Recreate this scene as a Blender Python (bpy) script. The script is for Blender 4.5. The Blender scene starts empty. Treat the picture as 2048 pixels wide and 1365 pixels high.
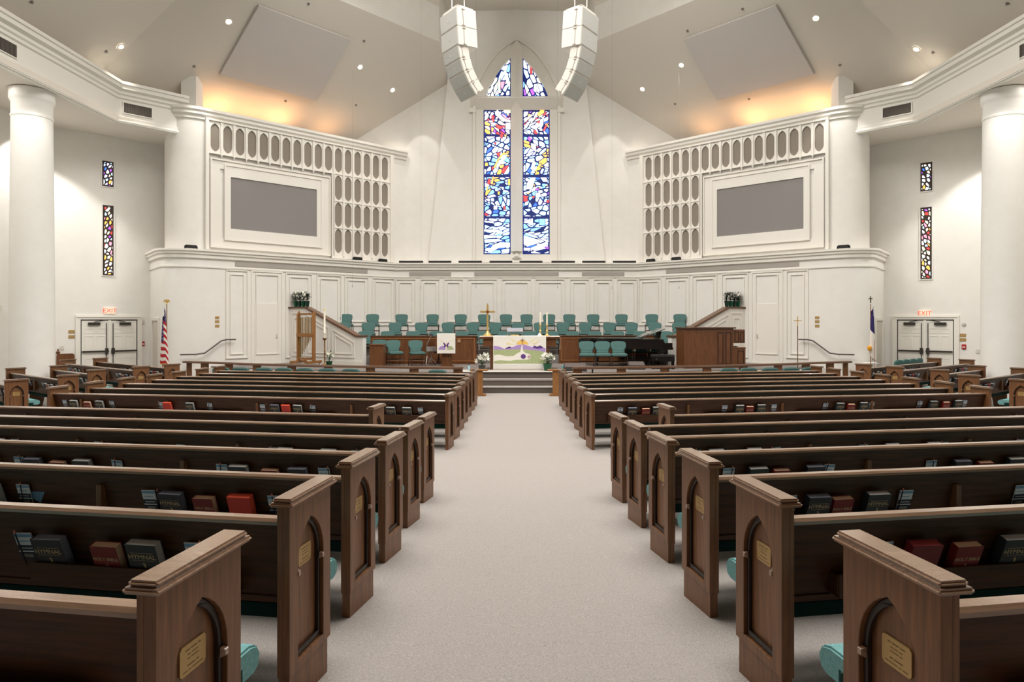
import bpy, bmesh, math, random
from mathutils import Vector, Matrix
from mathutils.geometry import tessellate_polygon
random.seed(7)
SC = bpy.context.scene
COL = SC.collection
# ------------------------------------------------------------------ camera
FPX, CX, CY = 1300.0, 1029.0, 640.0
EYE = Vector((-0.09, 0.0, 2.13))
cd = bpy.data.cameras.new('camera'); cam = bpy.data.objects.new('camera', cd); COL.objects.link(cam)
cam.location = EYE; cam.rotation_euler = (math.pi / 2, 0, 0)
cd.sensor_width = 36.0; cd.lens = FPX / 2048 * 36.0
cd.shift_x = -(CX - 1024) / 2048; cd.shift_y = -(682.5 - CY) / 2048
cd.clip_start = 0.05; cd.clip_end = 200
SC.camera = cam
# ------------------------------------------------------------------ world, exposure
W = bpy.data.worlds.new('world'); SC.world = W; W.use_nodes = True
W.node_tree.nodes['Background'].inputs[0].default_value = (0.9, 0.95, 1.0, 1)
W.node_tree.nodes['Background'].inputs[1].default_value = 0.5
SC.view_settings.view_transform = 'Standard'; SC.view_settings.look = 'None'
SC.view_settings.exposure = 0.09; SC.view_settings.gamma = 1.0; SC.view_settings.use_curve_mapping = False
SC.cycles.max_bounces = 7; SC.cycles.diffuse_bounces = 4; SC.cycles.caustics_reflective = False; SC.cycles.caustics_refractive = False
# ------------------------------------------------------------------ large lights
def area(name, loc, size, power, col=(1, .93, .83), rot=(0, 0, 0), spread=180):
    l = bpy.data.lights.new(name, 'AREA'); l.shape = 'RECTANGLE'; l.size, l.size_y = size; l.energy = power; l.color = col
    l.spread = math.radians(spread)
    o = bpy.data.objects.new(name, l); o.location = loc; o.rotation_euler = rot; COL.objects.link(o); return o
def spot(name, loc, power, angle=80, blend=.5, col=(1, .92, .80), aim=None, r=.08):
    l = bpy.data.lights.new(name, 'SPOT'); l.energy = power; l.spot_size = math.radians(angle); l.spot_blend = blend
    l.color = col; l.shadow_soft_size = r
    o = bpy.data.objects.new(name, l); o.location = loc; COL.objects.link(o)
    if aim is not None:
        o.rotation_euler = (Vector(aim) - Vector(loc)).to_track_quat('-Z', 'Y').to_euler()
    return o
NEU = (1, .962, .905)
area('fill_lantern', (0, 17.5, 14.3), (10, 6), 1450, NEU, spread=152)  # unseen fill light added inside the lantern for overall brightness
area('fill_nave', (0, 8.5, 14.3), (12, 6), 1980, NEU, spread=156)  # second unseen fill, added above the nave to lift the ambient level
spot('fill_slot', (0, 18.6, 13.4), 190, 46, .6, NEU, aim=(0, 27.4, 13.6))  # added spot without a fixture, brightens the wall at the slot
for s in (-1, 1):
    for k, (u, e) in enumerate(((2.4, 60), (4.4, 130), (5.6, 60), (6.7, 110))):
        spot('spot_cove', (s * (-5.1 - .726 * u - .35) * -1, 27 - .687 * u + .35, 9.05), e, 150, 1, (1, .50, .20), aim=(s * (5.1 + .726 * u + .9), 27 - .687 * u + .2, 12), r=.12)
    spot('spot_chancel', (s * 3.95, 26.35, 12.0), 200, 50, .12, NEU, aim=(s * 3.95, 26.75, 3), r=.05)
    spot('spot_column', (s * 12.2, 16.4, 8.2), 90, 120, .6, NEU, aim=(s * 12.6, 17.1, 3))
    spot('spot_pier', (s * 9.9, 20.9, 10.2), 120, 62, .35, NEU, aim=(s * 11.2, 22.0, 5))
    spot('spot_transept', (s * 14.25, 19.4, 8.2), 520, 92, .4, NEU, aim=(s * 14.4, 19.9, 3), r=.05)
    spot('spot_lantern', (s * .8, 18.2, 13.6), 420, 84, .5, NEU, aim=(s * 4.9, 23.4, 13.8))
    area('fill_aisle', (s * 13.9, 12.0, 8.28), (1.4, 10), 170, NEU)  # unseen area fill added below each side ceiling

# ------------------------------------------------------------------ materials
def lin(c):
    c = c / 255.0
    return c / 12.92 if c <= .04045 else ((c + .055) / 1.055) ** 2.4
def L(r, g, b): return (lin(r), lin(g), lin(b), 1)
MATS = {}
def mat(name, rgb, rough=.6, metal=0.0, emit=None, strength=1.0, noise=None, spec=.5, coat=0):
    """noise: (scale, rgb2, bump, (sx, sy, sz))"""
    if name in MATS: return MATS[name]
    m = bpy.data.materials.new(name); m.use_nodes = True; nt = m.node_tree; b = nt.nodes['Principled BSDF']
    b.inputs['Base Color'].default_value = L(*rgb); b.inputs['Roughness'].default_value = rough
    b.inputs['Metallic'].default_value = metal; b.inputs['Specular IOR Level'].default_value = spec
    if coat: b.inputs['Coat Weight'].default_value = coat; b.inputs['Coat Roughness'].default_value = .15
    if emit: b.inputs['Emission Color'].default_value = L(*emit); b.inputs['Emission Strength'].default_value = strength
    if noise:
        sc, rgb2, bump, st = noise
        tc = nt.nodes.new('ShaderNodeTexCoord'); mp = nt.nodes.new('ShaderNodeMapping'); mp.inputs['Scale'].default_value = st
        n = nt.nodes.new('ShaderNodeTexNoise'); n.inputs['Scale'].default_value = sc; n.inputs['Detail'].default_value = 4; n.inputs['Roughness'].default_value = .6
        r = nt.nodes.new('ShaderNodeValToRGB'); r.color_ramp.elements[0].position = .32; r.color_ramp.elements[1].position = .70
        r.color_ramp.elements[0].color = L(*rgb2); r.color_ramp.elements[1].color = L(*rgb)
        nt.links.new(tc.outputs['Object'], mp.inputs[0]); nt.links.new(mp.outputs[0], n.inputs['Vector'])
        nt.links.new(n.outputs['Fac'], r.inputs[0]); nt.links.new(r.outputs[0], b.inputs['Base Color'])
        if bump:
            bp = nt.nodes.new('ShaderNodeBump'); bp.inputs['Strength'].default_value = bump; bp.inputs['Distance'].default_value = .004
            nt.links.new(n.outputs['Fac'], bp.inputs['Height']); nt.links.new(bp.outputs[0], b.inputs['Normal'])
    MATS[name] = m; return m
WALL = mat('wall_paint', (236, 233, 228), .75, noise=(3, (232, 229, 223), .05, (1, 1, 1)))
TRIM = mat('trim_paint', (234, 230, 222), .45)
CEIL = mat('ceiling_paint', (222, 215, 205), .85)
CARPET = mat('carpet', (180, 174, 170), .95, spec=.1, noise=(120, (132, 125, 120), .6, (1, 2.4, 1)))
STEPC = mat('stage_carpet', (138, 131, 127), .95, spec=.1, noise=(140, (112, 105, 101), .5, (1, 1, 1)))
WOODV = mat('oak_vertical_grain', (134, 90, 55), .42, noise=(5, (98, 64, 38), .06, (9, 9, .7)))
WOODH = mat('oak_horizontal_shaded', (84, 52, 30), .45, noise=(5, (58, 35, 19), .06, (.6, 9, 9)), spec=.3)  # horizontal grain; darkened so the colour holds the shade of the pew backs
WOODC = mat('stained_rail_wood', (112, 80, 58), .32, noise=(6, (88, 60, 42), .04, (.7, 9, 9)))
WOODR = mat('oak_rail_sheen', (154, 121, 96), .22, noise=(6, (128, 98, 75), .03, (.7, 9, 9)), coat=1)  # lighter than the other oak: reflected sheen put into the base colour
WOODD = mat('oak_dark_moulding', (40, 29, 22), .4)
WALNUT = mat('stage_walnut', (120, 76, 44), .42, noise=(4, (92, 56, 31), .05, (5, 5, .6)))
OAKL = mat('light_oak', (163, 115, 64), .45, noise=(5, (138, 92, 48), .05, (6, 6, .7)))
TEAL = mat('teal_upholstery', (96, 130, 126), .9, spec=.2, noise=(160, (80, 112, 109), .3, (1, 1, 1)))
UNDER = mat('shaded_green_seat_base', (20, 48, 44), .95, spec=.1)  # shade beneath the pew backs is put into this dark green
TEALC = mat('teal_seat_cushion', (122, 168, 168), .9, spec=.2, noise=(90, (98, 146, 147), .3, (1, 1, 1)))
BRONZE = mat('bronze_metal', (74, 58, 48), .4, .6)
BLACK = mat('black_lacquer', (14, 13, 14), .18, coat=.6)
BLACKM = mat('black_matt', (22, 21, 21), .6)
DGREY = mat('dark_grey', (58, 54, 52), .6)
MGREY = mat('monitor_grey', (88, 78, 74), .7)
BRASS = mat('brass', (226, 192, 122), .3, .55)
BRASSP = mat('brass_plate', (184, 152, 98), .42, .4)
ENGR = mat('engraving', (104, 78, 40), .6)
SILV = mat('silver', (196, 192, 190), .3, .8)
GREYCL = mat('grille_cloth', (148, 139, 128), .95, noise=(180, (138, 129, 118), .2, (1, 1, 1)))
SCREENM = mat('screen_fabric', (138, 134, 132), .9)
VENTM = mat('vent_grey', (168, 162, 154), .7)
SPKG = mat('speaker_grille', (200, 200, 195), .7)
SPKW = mat('speaker_white', (226, 220, 212), .55)
CLOTH = mat('white_cloth', (240, 236, 228), .85)
PLANT = mat('leaf_green', (52, 92, 44), .6)
PLANTD = mat('leaf_dark', (36, 62, 38), .6)
FOIL = mat('green_foil', (22, 92, 62), .3, .3)
PETAL = mat('petal_white', (250, 248, 238), .7)
RED = mat('red_cover', (118, 26, 20), .55)
REDO = mat('bright_red_cover', (196, 44, 26), .5)
DKBLUE = mat('navy_cover', (24, 27, 34), .5)
DKGREEN = mat('green_black_cover', (30, 40, 40), .5)
PAGEG = mat('grey_page_edges', (170, 168, 164), .9)
PAGEC = mat('cream_page_edges', (228, 190, 158), .9)
PAGER = mat('red_page_edges', (226, 92, 60), .9)
GOLDT = mat('gold_lettering', (196, 172, 128), .5, .2)
CARDW = mat('card_white', (216, 220, 224), .8)
CARDB = mat('card_blue', (118, 158, 190), .8)
CARDD = mat('card_dark', (48, 52, 66), .8)
ERASER = mat('eraser_pink', (206, 128, 108), .8)
PENCIL = mat('pencil_black', (26, 22, 24), .5)
RSIGN = mat('exit_red', (226, 72, 48), .5, emit=(240, 80, 50), strength=.6)
SIGNW = mat('exit_white', (245, 226, 206), .5, emit=(250, 226, 200), strength=.35)
ALARM = mat('alarm_red', (170, 36, 36), .5)
CANE = mat('lamp_lens', (255, 250, 240), .5, emit=(255, 248, 238), strength=20)
LEAD = mat('window_lead', (14, 30, 84), .6, emit=(12, 36, 120), strength=.55)
LEADD = mat('window_lead_brown', (44, 30, 26), .6, emit=(60, 40, 30), strength=.2)
gm = bpy.data.materials.new('backlit_glass'); gm.use_nodes = True; MATS['backlit_glass'] = gm
_a = gm.node_tree.nodes.new('ShaderNodeAttribute'); _a.attribute_name = 'Col'
_b = gm.node_tree.nodes['Principled BSDF']; _b.inputs['Base Color'].default_value = (.02, .02, .02, 1); _b.inputs['Roughness'].default_value = .3
_b.inputs['Emission Strength'].default_value = 2.6
gm.node_tree.links.new(_a.outputs['Color'], _b.inputs['Emission Color'])

# ------------------------------------------------------------------ mesh builder
I4 = Matrix.Identity(4)
MIRX = Matrix.Diagonal((-1, 1, 1, 1))
def frame(o, a, b, c):
    m = Matrix.Identity(4)
    for i, v in enumerate((a, b, c)):
        for k in range(3): m[k][i] = v[k]
    for k in range(3): m[k][3] = o[k]
    return m
class MB:
    def __init__(s, M=None): s.v = []; s.f = []; s.m = []; s.M = M or I4; s.k = 0; s.col = None
    def add(s, vs, fs, m=None):
        b = len(s.v); s.v += [s.M @ Vector(p) for p in vs]
        s.f += [tuple(i + b for i in f) for f in fs]; s.m += [s.k if m is None else m] * len(fs)
        return s
    def box(s, x0, x1, y0, y1, z0, z1, m=None):
        return s.add([(x0, y0, z0), (x1, y0, z0), (x1, y1, z0), (x0, y1, z0), (x0, y0, z1), (x1, y0, z1), (x1, y1, z1), (x0, y1, z1)],
                     [(3, 2, 1, 0), (4, 5, 6, 7), (0, 1, 5, 4), (1, 2, 6, 5), (2, 3, 7, 6), (3, 0, 4, 7)], m)
    def plate(s, outer, holes, c0, c1, m=None):
        """polygon in local (a, b) with holes, extruded along c"""
        loops = [list(outer)] + [list(h) for h in holes]
        pts = [p for l in loops for p in l]; n = len(pts)
        tris = tessellate_polygon([[Vector((p[0], p[1], 0)) for p in l] for l in loops])
        vs = [(p[0], p[1], c0) for p in pts] + [(p[0], p[1], c1) for p in pts]
        fs = [tuple(t) for t in tris] + [tuple(i + n for i in reversed(t)) for t in tris]
        b = 0
        for l in loops:
            k = len(l)
            for i in range(k):
                j = (i + 1) % k; fs.append((b + i, b + j, b + j + n, b + i + n))
            b += k
        return s.add(vs, fs, m)
    def prism(s, poly, c0, c1, m=None):
        n = len(poly)
        vs = [(p[0], p[1], c0) for p in poly] + [(p[0], p[1], c1) for p in poly]
        return s.add(vs, [tuple(range(n))[::-1], tuple(range(n, 2 * n))] + [(i, (i + 1) % n, (i + 1) % n + n, i + n) for i in range(n)], m)
    def tube(s, pts, r, n=8, m=None, caps=True):
        pts = [Vector(p) for p in pts]; rs = r if isinstance(r, (list, tuple)) else [r] * len(pts); vs = []; up = None
        for i, p in enumerate(pts):
            t = (pts[min(i + 1, len(pts) - 1)] - pts[max(i - 1, 0)]).normalized()
            if up is None: up = Vector((0, 0, 1)) if abs(t.z) < .9 else Vector((1, 0, 0))
            a = t.cross(up).normalized(); b = a.cross(t).normalized(); up = b
            for k in range(n):
                g = 2 * math.pi * k / n; vs.append(p + a * (rs[i] * math.cos(g)) + b * (rs[i] * math.sin(g)))
        fs = [(i * n + k, i * n + (k + 1) % n, (i + 1) * n + (k + 1) % n, (i + 1) * n + k) for i in range(len(pts) - 1) for k in range(n)]
        if caps: fs += [tuple(range(n))[::-1], tuple(range((len(pts) - 1) * n, len(pts) * n))]
        return s.add(vs, fs, m)
    def lathe(s, prof, c=(0, 0, 0), n=20, m=None):
        vs = []; fs = []
        for r, z in prof:
            for k in range(n):
                g = 2 * math.pi * k / n; vs.append((c[0] + r * math.cos(g), c[1] + r * math.sin(g), c[2] + z))
        q = len(prof)
        fs = [(i * n + k, i * n + (k + 1) % n, (i + 1) * n + (k + 1) % n, (i + 1) * n + k) for i in range(q - 1) for k in range(n)]
        fs += [tuple(range(n))[::-1], tuple(range((q - 1) * n, q * n))]
        return s.add(vs, fs, m)
    def sweep(s, path, prof, closed=False, m=None):
        """path of (x, y); prof closed polygon of (offset to the left of travel, z)"""
        P = [Vector((p[0], p[1])) for p in path]; n = len(P); q = len(prof); vs = []
        for i in range(n):
            a = P[i] - P[i - 1] if (i > 0 or closed) else P[1] - P[0]
            b = P[(i + 1) % n] - P[i] if (i < n - 1 or closed) else a
            a = a.normalized(); b = b.normalized(); na = Vector((-a.y, a.x)); nb = Vector((-b.y, b.x))
            d = (na + nb); d = d / max(.3, d.dot(na)) if d.length > 1e-6 else na
            for o, z in prof: vs.append((P[i].x + d.x * o, P[i].y + d.y * o, z))
        fs = []
        for i in range(n if closed else n - 1):
            for k in range(q):
                i2 = (i + 1) % n; fs.append((i * q + k, i * q + (k + 1) % q, i2 * q + (k + 1) % q, i2 * q + k))
        if not closed: fs += [tuple(range(q))[::-1], tuple(range((n - 1) * q, n * q))]
        return s.add(vs, fs, m)
    def frame_rect(s, a0, a1, b0, b1, w, c0, c1, m=None):
        return s.plate([(a0, b0), (a1, b0), (a1, b1), (a0, b1)], [[(a0 + w, b0 + w), (a1 - w, b0 + w), (a1 - w, b1 - w), (a0 + w, b1 - w)]], c0, c1, m)
    def quad(s, pts, m=None): return s.add(pts, [tuple(range(len(pts)))], m)
    def mesh(s, name, mats, bevel=0, seg=2, smooth=38, closed=True):
        me = bpy.data.meshes.new(name); me.from_pydata([tuple(p) for p in s.v], [], s.f)
        for x in (mats if isinstance(mats, (list, tuple)) else [mats]): me.materials.append(x)
        for p, k in zip(me.polygons, s.m): p.material_index = k
        bm = bmesh.new(); bm.from_mesh(me)
        bmesh.ops.recalc_face_normals(bm, faces=bm.faces)
        if bevel:
            ed = [e for e in bm.edges if len(e.link_faces) == 2 and e.calc_face_angle(0) > .5]
            bmesh.ops.bevel(bm, geom=ed, offset=bevel, segments=seg, affect='EDGES', clamp_overlap=True)
        bm.to_mesh(me); bm.free()
        if smooth: me.shade_smooth(); me.set_sharp_from_angle(angle=math.radians(smooth))
        return me
    def build(s, name, mats, parent=None, bevel=0, seg=2, smooth=38):
        return link(name, s.mesh(name, mats, bevel, seg, smooth), parent)
def link(name, data, parent=None, loc=None, rot=None):
    o = bpy.data.objects.new(name, data); COL.objects.link(o)
    if parent: o.parent = parent
    if loc is not None: o.location = loc
    if rot is not None: o.rotation_euler = rot
    return o
def tag(o, label, cat, group=None):
    o['label'] = label; o['category'] = cat
    if group: o['group'] = group
    return o
def thing(name, label, cat, loc=(0, 0, 0), rz=0, group=None):
    o = link(name, None, None, loc, (0, 0, rz)); return tag(o, label, cat, group)
def struct(o): o['kind'] = 'structure'; return o
def copy_tree(o, parent=None):
    c = o.copy(); COL.objects.link(c)
    if parent is not None: c.parent = parent
    for ch in [x for x in o.children]: copy_tree(ch, c)
    return c
ORD = 'zeroth first second third fourth fifth sixth seventh eighth ninth tenth eleventh twelfth thirteenth fourteenth fifteenth sixteenth seventeenth eighteenth nineteenth twentieth'.split()
def text(name, body, size, m, parent, loc, rot, extrude=.0008, align='CENTER'):
    c = bpy.data.curves.new(name, 'FONT'); c.body = body; c.size = size; c.align_x = align; c.align_y = 'CENTER'; c.extrude = extrude
    c.materials.append(m)
    t_ = bpy.data.objects.new('t', c); COL.objects.link(t_); me = bpy.data.meshes.new_from_object(t_); COL.objects.unlink(t_); bpy.data.objects.remove(t_)
    return link(name, me, parent, loc, rot)
def ray(px, py): return Vector(((px - CX) / FPX, 1.0, (CY - py) / FPX))
def at(px, py, Y): return EYE + ray(px, py) * Y
def hit(px, py, p0, n):
    d = ray(px, py); return EYE + d * ((Vector(p0) - EYE).dot(n) / d.dot(n))
SIDE = {-1: 'left', 1: 'right'}
# ================================================================== SETTING
STAGE = 0.57
def floor_z(x, y):
    t = y - .155 * max(0.0, abs(x) - 1)
    return .0654 * max(0.0, 9.75 - t)
xs = [-16, -13, -9, -5, -1, 1, 5, 9, 13, 16]
b = MB()
ys = [-9, -4, 0, 2, 4, 6, 8, 9.75, 30]
for i in range(len(xs) - 1):
    for j in range(len(ys) - 1):
        q = []
        for (x, y) in ((xs[i], ys[j]), (xs[i + 1], ys[j]), (xs[i + 1], ys[j + 1]), (xs[i], ys[j + 1])):
            yy = y + .155 * max(0, abs(x) - 1) if y < 30 else y
            q.append((x, yy, floor_z(x, yy)))
        b.quad(q)
struct(b.build('floor', CARPET, smooth=0))
# ---- chancel platform, steps, choir risers
edge = [(-1.95, 19.35), (-3.6, 19.5), (-5.75, 20.1), (-7.7, 20.72), (-9.5, 21.3), (-10.4, 21.85)]
poly = edge + [(-10.3, 23.5), (-7, 26.0), (-5, 27), (5, 27), (7, 26.0), (10.3, 23.5)] + [(-x, y) for x, y in reversed(edge)]
struct(MB().prism(poly, STAGE - .04, STAGE).build('floor_stage', STEPC, smooth=0))
for s in (-1, 1):
    p = [(-s * x, y) for x, y in edge]
    b = MB().sweep([(x, y + .03) for x, y in p], [(0, 0), (0, STAGE - .045), (-.06 * s, STAGE - .045), (-.06 * s, 0)])
    struct(b.build('wall_stage_front_' + SIDE[-s], TRIM, smooth=0))
for k in range(3):
    y0 = 18.85 + .25 * k; yb = 19.10 + .25 * k if k < 2 else 20.3
    b = MB().box(-1.95, 1.95, y0 + .02, yb + .03, .19 * k, .19 * (k + 1) - .012)
    b.k = 1; b.box(-1.95, 1.95, y0, yb + (.03 if k < 2 else 0), .19 * (k + 1) - .045, .19 * (k + 1) + (.002 if k == 2 else 0))
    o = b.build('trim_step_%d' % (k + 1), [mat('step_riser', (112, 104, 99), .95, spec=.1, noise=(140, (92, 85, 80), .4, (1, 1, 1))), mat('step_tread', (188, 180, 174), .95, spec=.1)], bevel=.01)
    struct(o)
def choir_y(x, base): return base - .36 * max(0.0, abs(x) - 3.6)
CH = [(.85, 23.27), (1.16, 24.32), (1.49, 25.3)]
for k, (z, y0) in enumerate(CH):
    xx = [-7.2, -5.4, -3.6, 3.6, 5.4, 7.2]
    poly = [(x, max(choir_y(x, y0), 22.35 + .51 * max(0, abs(x) - 5.25))) for x in xx] + [(7.3, 25.6), (5, 27), (-5, 27), (-7.3, 25.6)]
    poly = [(max(-5.3, min(5.3, x)), y) for x, y in poly] if k == 0 else poly
    struct(MB().prism(poly, STAGE, z).build('floor_choir_riser_%d' % (k + 1), STEPC, smooth=0))
# ---- lower panelled wall (one continuous curve) + ledge
lowL = [(-5.0, 26.75), (-7.6, 24.29), (-10.30, 21.73), (-10.55, 21.5), (-10.85, 21.31), (-11.2, 21.2), (-11.5, 21.22), (-11.72, 21.35), (-12.92, 22.87)]
low = [(-x, y) for x, y in reversed(lowL)] + lowL
struct(MB().sweep(low, [(0, -.1), (0, 4.3), (-.2, 4.3), (-.2, -.1)]).build('wall_panelled', WALL))
struct(MB().sweep(low, [(-.75, 4.46), (.17, 4.46), (.17, 4.40), (.12, 4.37), (.12, 4.31), (.07, 4.28), (.07, 4.18), (.03, 4.15), (0, 4.15), (-.75, 4.3)]).build('trim_ledge', TRIM, smooth=25))
struct(MB().sweep(low, [(0, 3.86), (.03, 3.86), (.035, 3.90), (0, 3.91)]).build('trim_frieze', TRIM, smooth=25))
d = Vector((-.72647, -.6872, 0)); nrm = Vector((.6872, -.72647, 0)); Z = Vector((0, 0, 1))
KU = Vector((-5.1, 27, 0)); KL = KU + nrm * .25
FU = frame(KU, d, Z, nrm); FL = frame(KL, d, Z, nrm)
FC = frame(Vector((0, 26.75, 0)), Vector((1, 0, 0)), Z, Vector((0, -1, 0)))
pan = [(6.11, 6.86, .80, 3.84), (3.74, 4.76, .75, 3.84), (2.54, 3.56, 1.7, 3.83), (1.36, 2.41, 1.9, 3.82), (.14, 1.2, 1.9, 3.82)]
cpx = [(792, 832), (841, 880), (888, 927), (935, 995), (1003, 1063), (1070, 1130), (1139, 1179), (1186.5, 1225.6), (1233, 1274)]
def panel(b, a0, a1, z0, z1):
    b.frame_rect(a0, a1, z0, z1, .035, 0, .045); b.frame_rect(a0 + .14, a1 - .14, z0 + .14, z1 - .14, .03, 0, .04)
for s in (-1, 1):
    b = MB((I4 if s < 0 else MIRX) @ FL)
    for p in pan: panel(b, *p)
    struct(b.build('trim_panels_' + SIDE[s], TRIM, smooth=0))
b = MB(FC)
for p in cpx:
    x0, x1 = [(q - CX) / FPX * 26.75 + EYE.x for q in p]; panel(b, x0, x1, 1.9, 3.81)
struct(b.build('trim_panels_centre', TRIM, smooth=0))
# ---- upper walls
upL = [(-4.68, 27.4), (-7.6, 24.635), (-10.45, 21.94), (-10.7, 21.72), (-11.0, 21.56), (-11.3, 21.52), (-11.6, 21.62), (-11.85, 21.88), (-12.15, 22.4), (-12.6, 23.3)]
for s in (-1, 1):
    m = I4 if s < 0 else MIRX
    struct(MB(m).sweep(upL, [(0, 4.3), (0, 8.95), (-.2, 8.95), (-.2, 4.3)]).build('wall_screen_' + SIDE[s], WALL))
    struct(MB(m).sweep(upL[:8], [(-.5, 9.22), (.20, 9.22), (.20, 9.13), (.14, 9.08), (.14, 9.0), (.06, 8.94), (.06, 8.86), (0, 8.84), (-.2, 8.84), (-.5, 9.1)]).build('trim_cornice_' + SIDE[s], TRIM, smooth=25))
    struct(MB(m).box(-11.25, -10.75, 21.75, 22.25, 9.2, 10.3).build('trim_post_' + SIDE[s], WALL, smooth=0))
    # transept outer walls
    struct(MB(m).sweep([(-12.0, 23.69), (-15, 20.7), (-15, -8)], [(0, -.1), (0, 8.5), (-.25, 8.5), (-.25, -.1)]).build('wall_' + SIDE[s], WALL, smooth=0))
    b = MB(m).prism([(-15.2, -8), (-12.45, -8), (-12.45, 20.3), (-11.1, 21.75), (-11.9, 22.4), (-12.0, 23.9), (-15.2, 20.9)], 8.33, 8.5)
    struct(b.build('ceiling_transept_' + SIDE[s], mat('transept_ceiling', (226, 219, 208), .85), smooth=0))
    beam = [(-11.05, 21.75), (-12.5, 20.3), (-12.5, -8)]
    prof = [(0, 8.28), (0, 9.05), (.05, 9.08), (.05, 9.16), (.1, 9.2), (.1, 9.28), (.2, 9.34), (.2, 9.46), (.24, 9.47), (.24, 9.56), (-.9, 9.56), (-.9, 8.5), (-.03, 8.28)]
    struct(MB(m).sweep(beam, prof).build('trim_beam_' + SIDE[s], TRIM, smooth=25))
    struct(MB(m).sweep(beam, [(0, 8.30), (.03, 8.30), (.05, 8.36), (.02, 8.42), (.02, 8.5), (0, 8.52)]).build('trim_beam_moulding_' + SIDE[s], TRIM, smooth=25))
    b = MB(m).lathe([(.58, -.1), (.58, .18), (.55, .2), (.515, .3), (.51, 3.0), (.47, 7.55), (.485, 7.57), (.485, 7.62), (.47, 7.64), (.47, 7.95), (.50, 8.02), (.52, 8.06), (.52, 8.31)], (-13.15, 17.6, 0), 40)
    struct(b.build('trim_column_' + SIDE[s], WALL, smooth=30))
    bk = MB(m).quad([(-11.9, 21.9, 8.4), (-7.2, 27.5, 8.4), (-7.2, 27.5, 10.2), (-11.9, 21.9, 10.2)])
    bk.quad([(-13.4, -8, 9.5), (-13.4, 20.4, 9.5), (-13.4, 20.4, 10), (-13.4, -8, 10)]); bk.quad([(-13.4, 20.4, 9.2), (-11.9, 21.9, 9.2), (-11.9, 21.9, 10.2), (-13.4, 20.4, 10.2)])
    struct(bk.build('wall_cove_' + SIDE[s], WALL, smooth=0))
struct(MB().box(-15.2, 15.2, -8.3, -8.0, -.1, 15.2).build('wall_rear', mat('rear_wall_dark', (120, 104, 90), .8), smooth=0))  # unseen wall, coloured dark so little light bounces onto the pew backs
# ---- main ceiling facets and lantern
def fz(x, y): return 13.05 + .613 * (x + 3.05) - .555 * (y - 25.5)
def side_z(x): return 13.05 + .75 * (x + 8.7)
for s in (-1, 1):
    m = I4 if s < 0 else MIRX
    b = MB(m)
    P = [(-2.9, 27.5), (-3.05, 25.5), (-8.7, 19.26), (-13.4, 20.4), (-11.9, 21.95), (-7.25, 27.5)]
    b.quad([(x, y, fz(x, y)) for x, y in P])
    b.quad([(-8.7, 19.26, side_z(-8.7)), (-8.7, -8, side_z(-8.7)), (-13.4, -8, side_z(-13.4)), (-13.4, 20.4, fz(-13.4, 20.4))])
    struct(b.build('ceiling_' + SIDE[s], CEIL, smooth=0))
    b = MB(m)
    cz = 14.42
    b.quad([(-3.05, 25.5, 13.05), (-8.7, 19.26, 13.05), (-8.7, 19.26, cz), (-3.05, 25.5, cz)])
    b.quad([(-8.7, 19.26, 13.05), (-8.7, -8, 13.05), (-8.7, -8, cz), (-8.7, 19.26, cz)])
    b.quad([(-3.05, 25.5, 13.05), (-3.05, 25.5, 15.1), (-2.9, 27.5, 15.1), (-2.9, 27.5, 12.0)])
    struct(b.build('wall_lantern_' + SIDE[s], WALL, smooth=0))
b = MB()
b.quad([(-8.7, -8, 14.42), (-8.7, 19.26, 14.42), (-3.05, 25.5, 14.42), (-3.05, 25.5, 15.02), (0, 25.5, 15.1), (0, -8, 15.1)])
b.quad([(8.7, -8, 14.42), (8.7, 19.26, 14.42), (3.05, 25.5, 14.42), (3.05, 25.5, 15.02), (0, 25.5, 15.1), (0, -8, 15.1)])
b.quad([(-3.05, 25.5, 15.02), (0, 25.5, 15.1), (3.05, 25.5, 15.02), (3, 27.5, 14.98), (0, 27.5, 15.1), (-3, 27.5, 14.98)])
struct(b.build('ceiling_lantern', CEIL, smooth=0))
# ---- chancel wall with the window slab
b = MB(frame(Vector((0, 27.4, 0)), Vector((1, 0, 0)), Z, Vector((0, -1, 0))))
def arch_o():
    pts = [(1.72, 11.48), (1.66, 11.75), (1.52, 12.1), (1.32, 12.5), (1.06, 12.9), (.74, 13.28), (.38, 13.58), (0, 13.8)]
    return pts + [(-x, z) for x, z in reversed(pts[:-1])]
def arch_i():
    pts = [(1.32, 11.48), (1.20, 11.78), (1.03, 12.08), (.86, 12.36), (.67, 12.63), (.46, 12.88), (.25, 13.1)]
    return pts
wo = [(-1.72, 4.6), (1.72, 4.6)] + arch_o()
slab = [(-3.7, 4.35), (3.7, 4.35), (2.9, 12.1), (2.9, 15.1), (-2.9, 15.1), (-2.9, 12.1)]
b.plate(slab, [wo], 0, .25)
b.plate([(-7.3, 4.3), (7.3, 4.3), (7.3, 12.2), (2.9, 15.1), (-2.9, 15.1), (-7.3, 12.2)], [wo], -.3, 0)
struct(b.build('wall_chancel', WALL, smooth=0))

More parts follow.
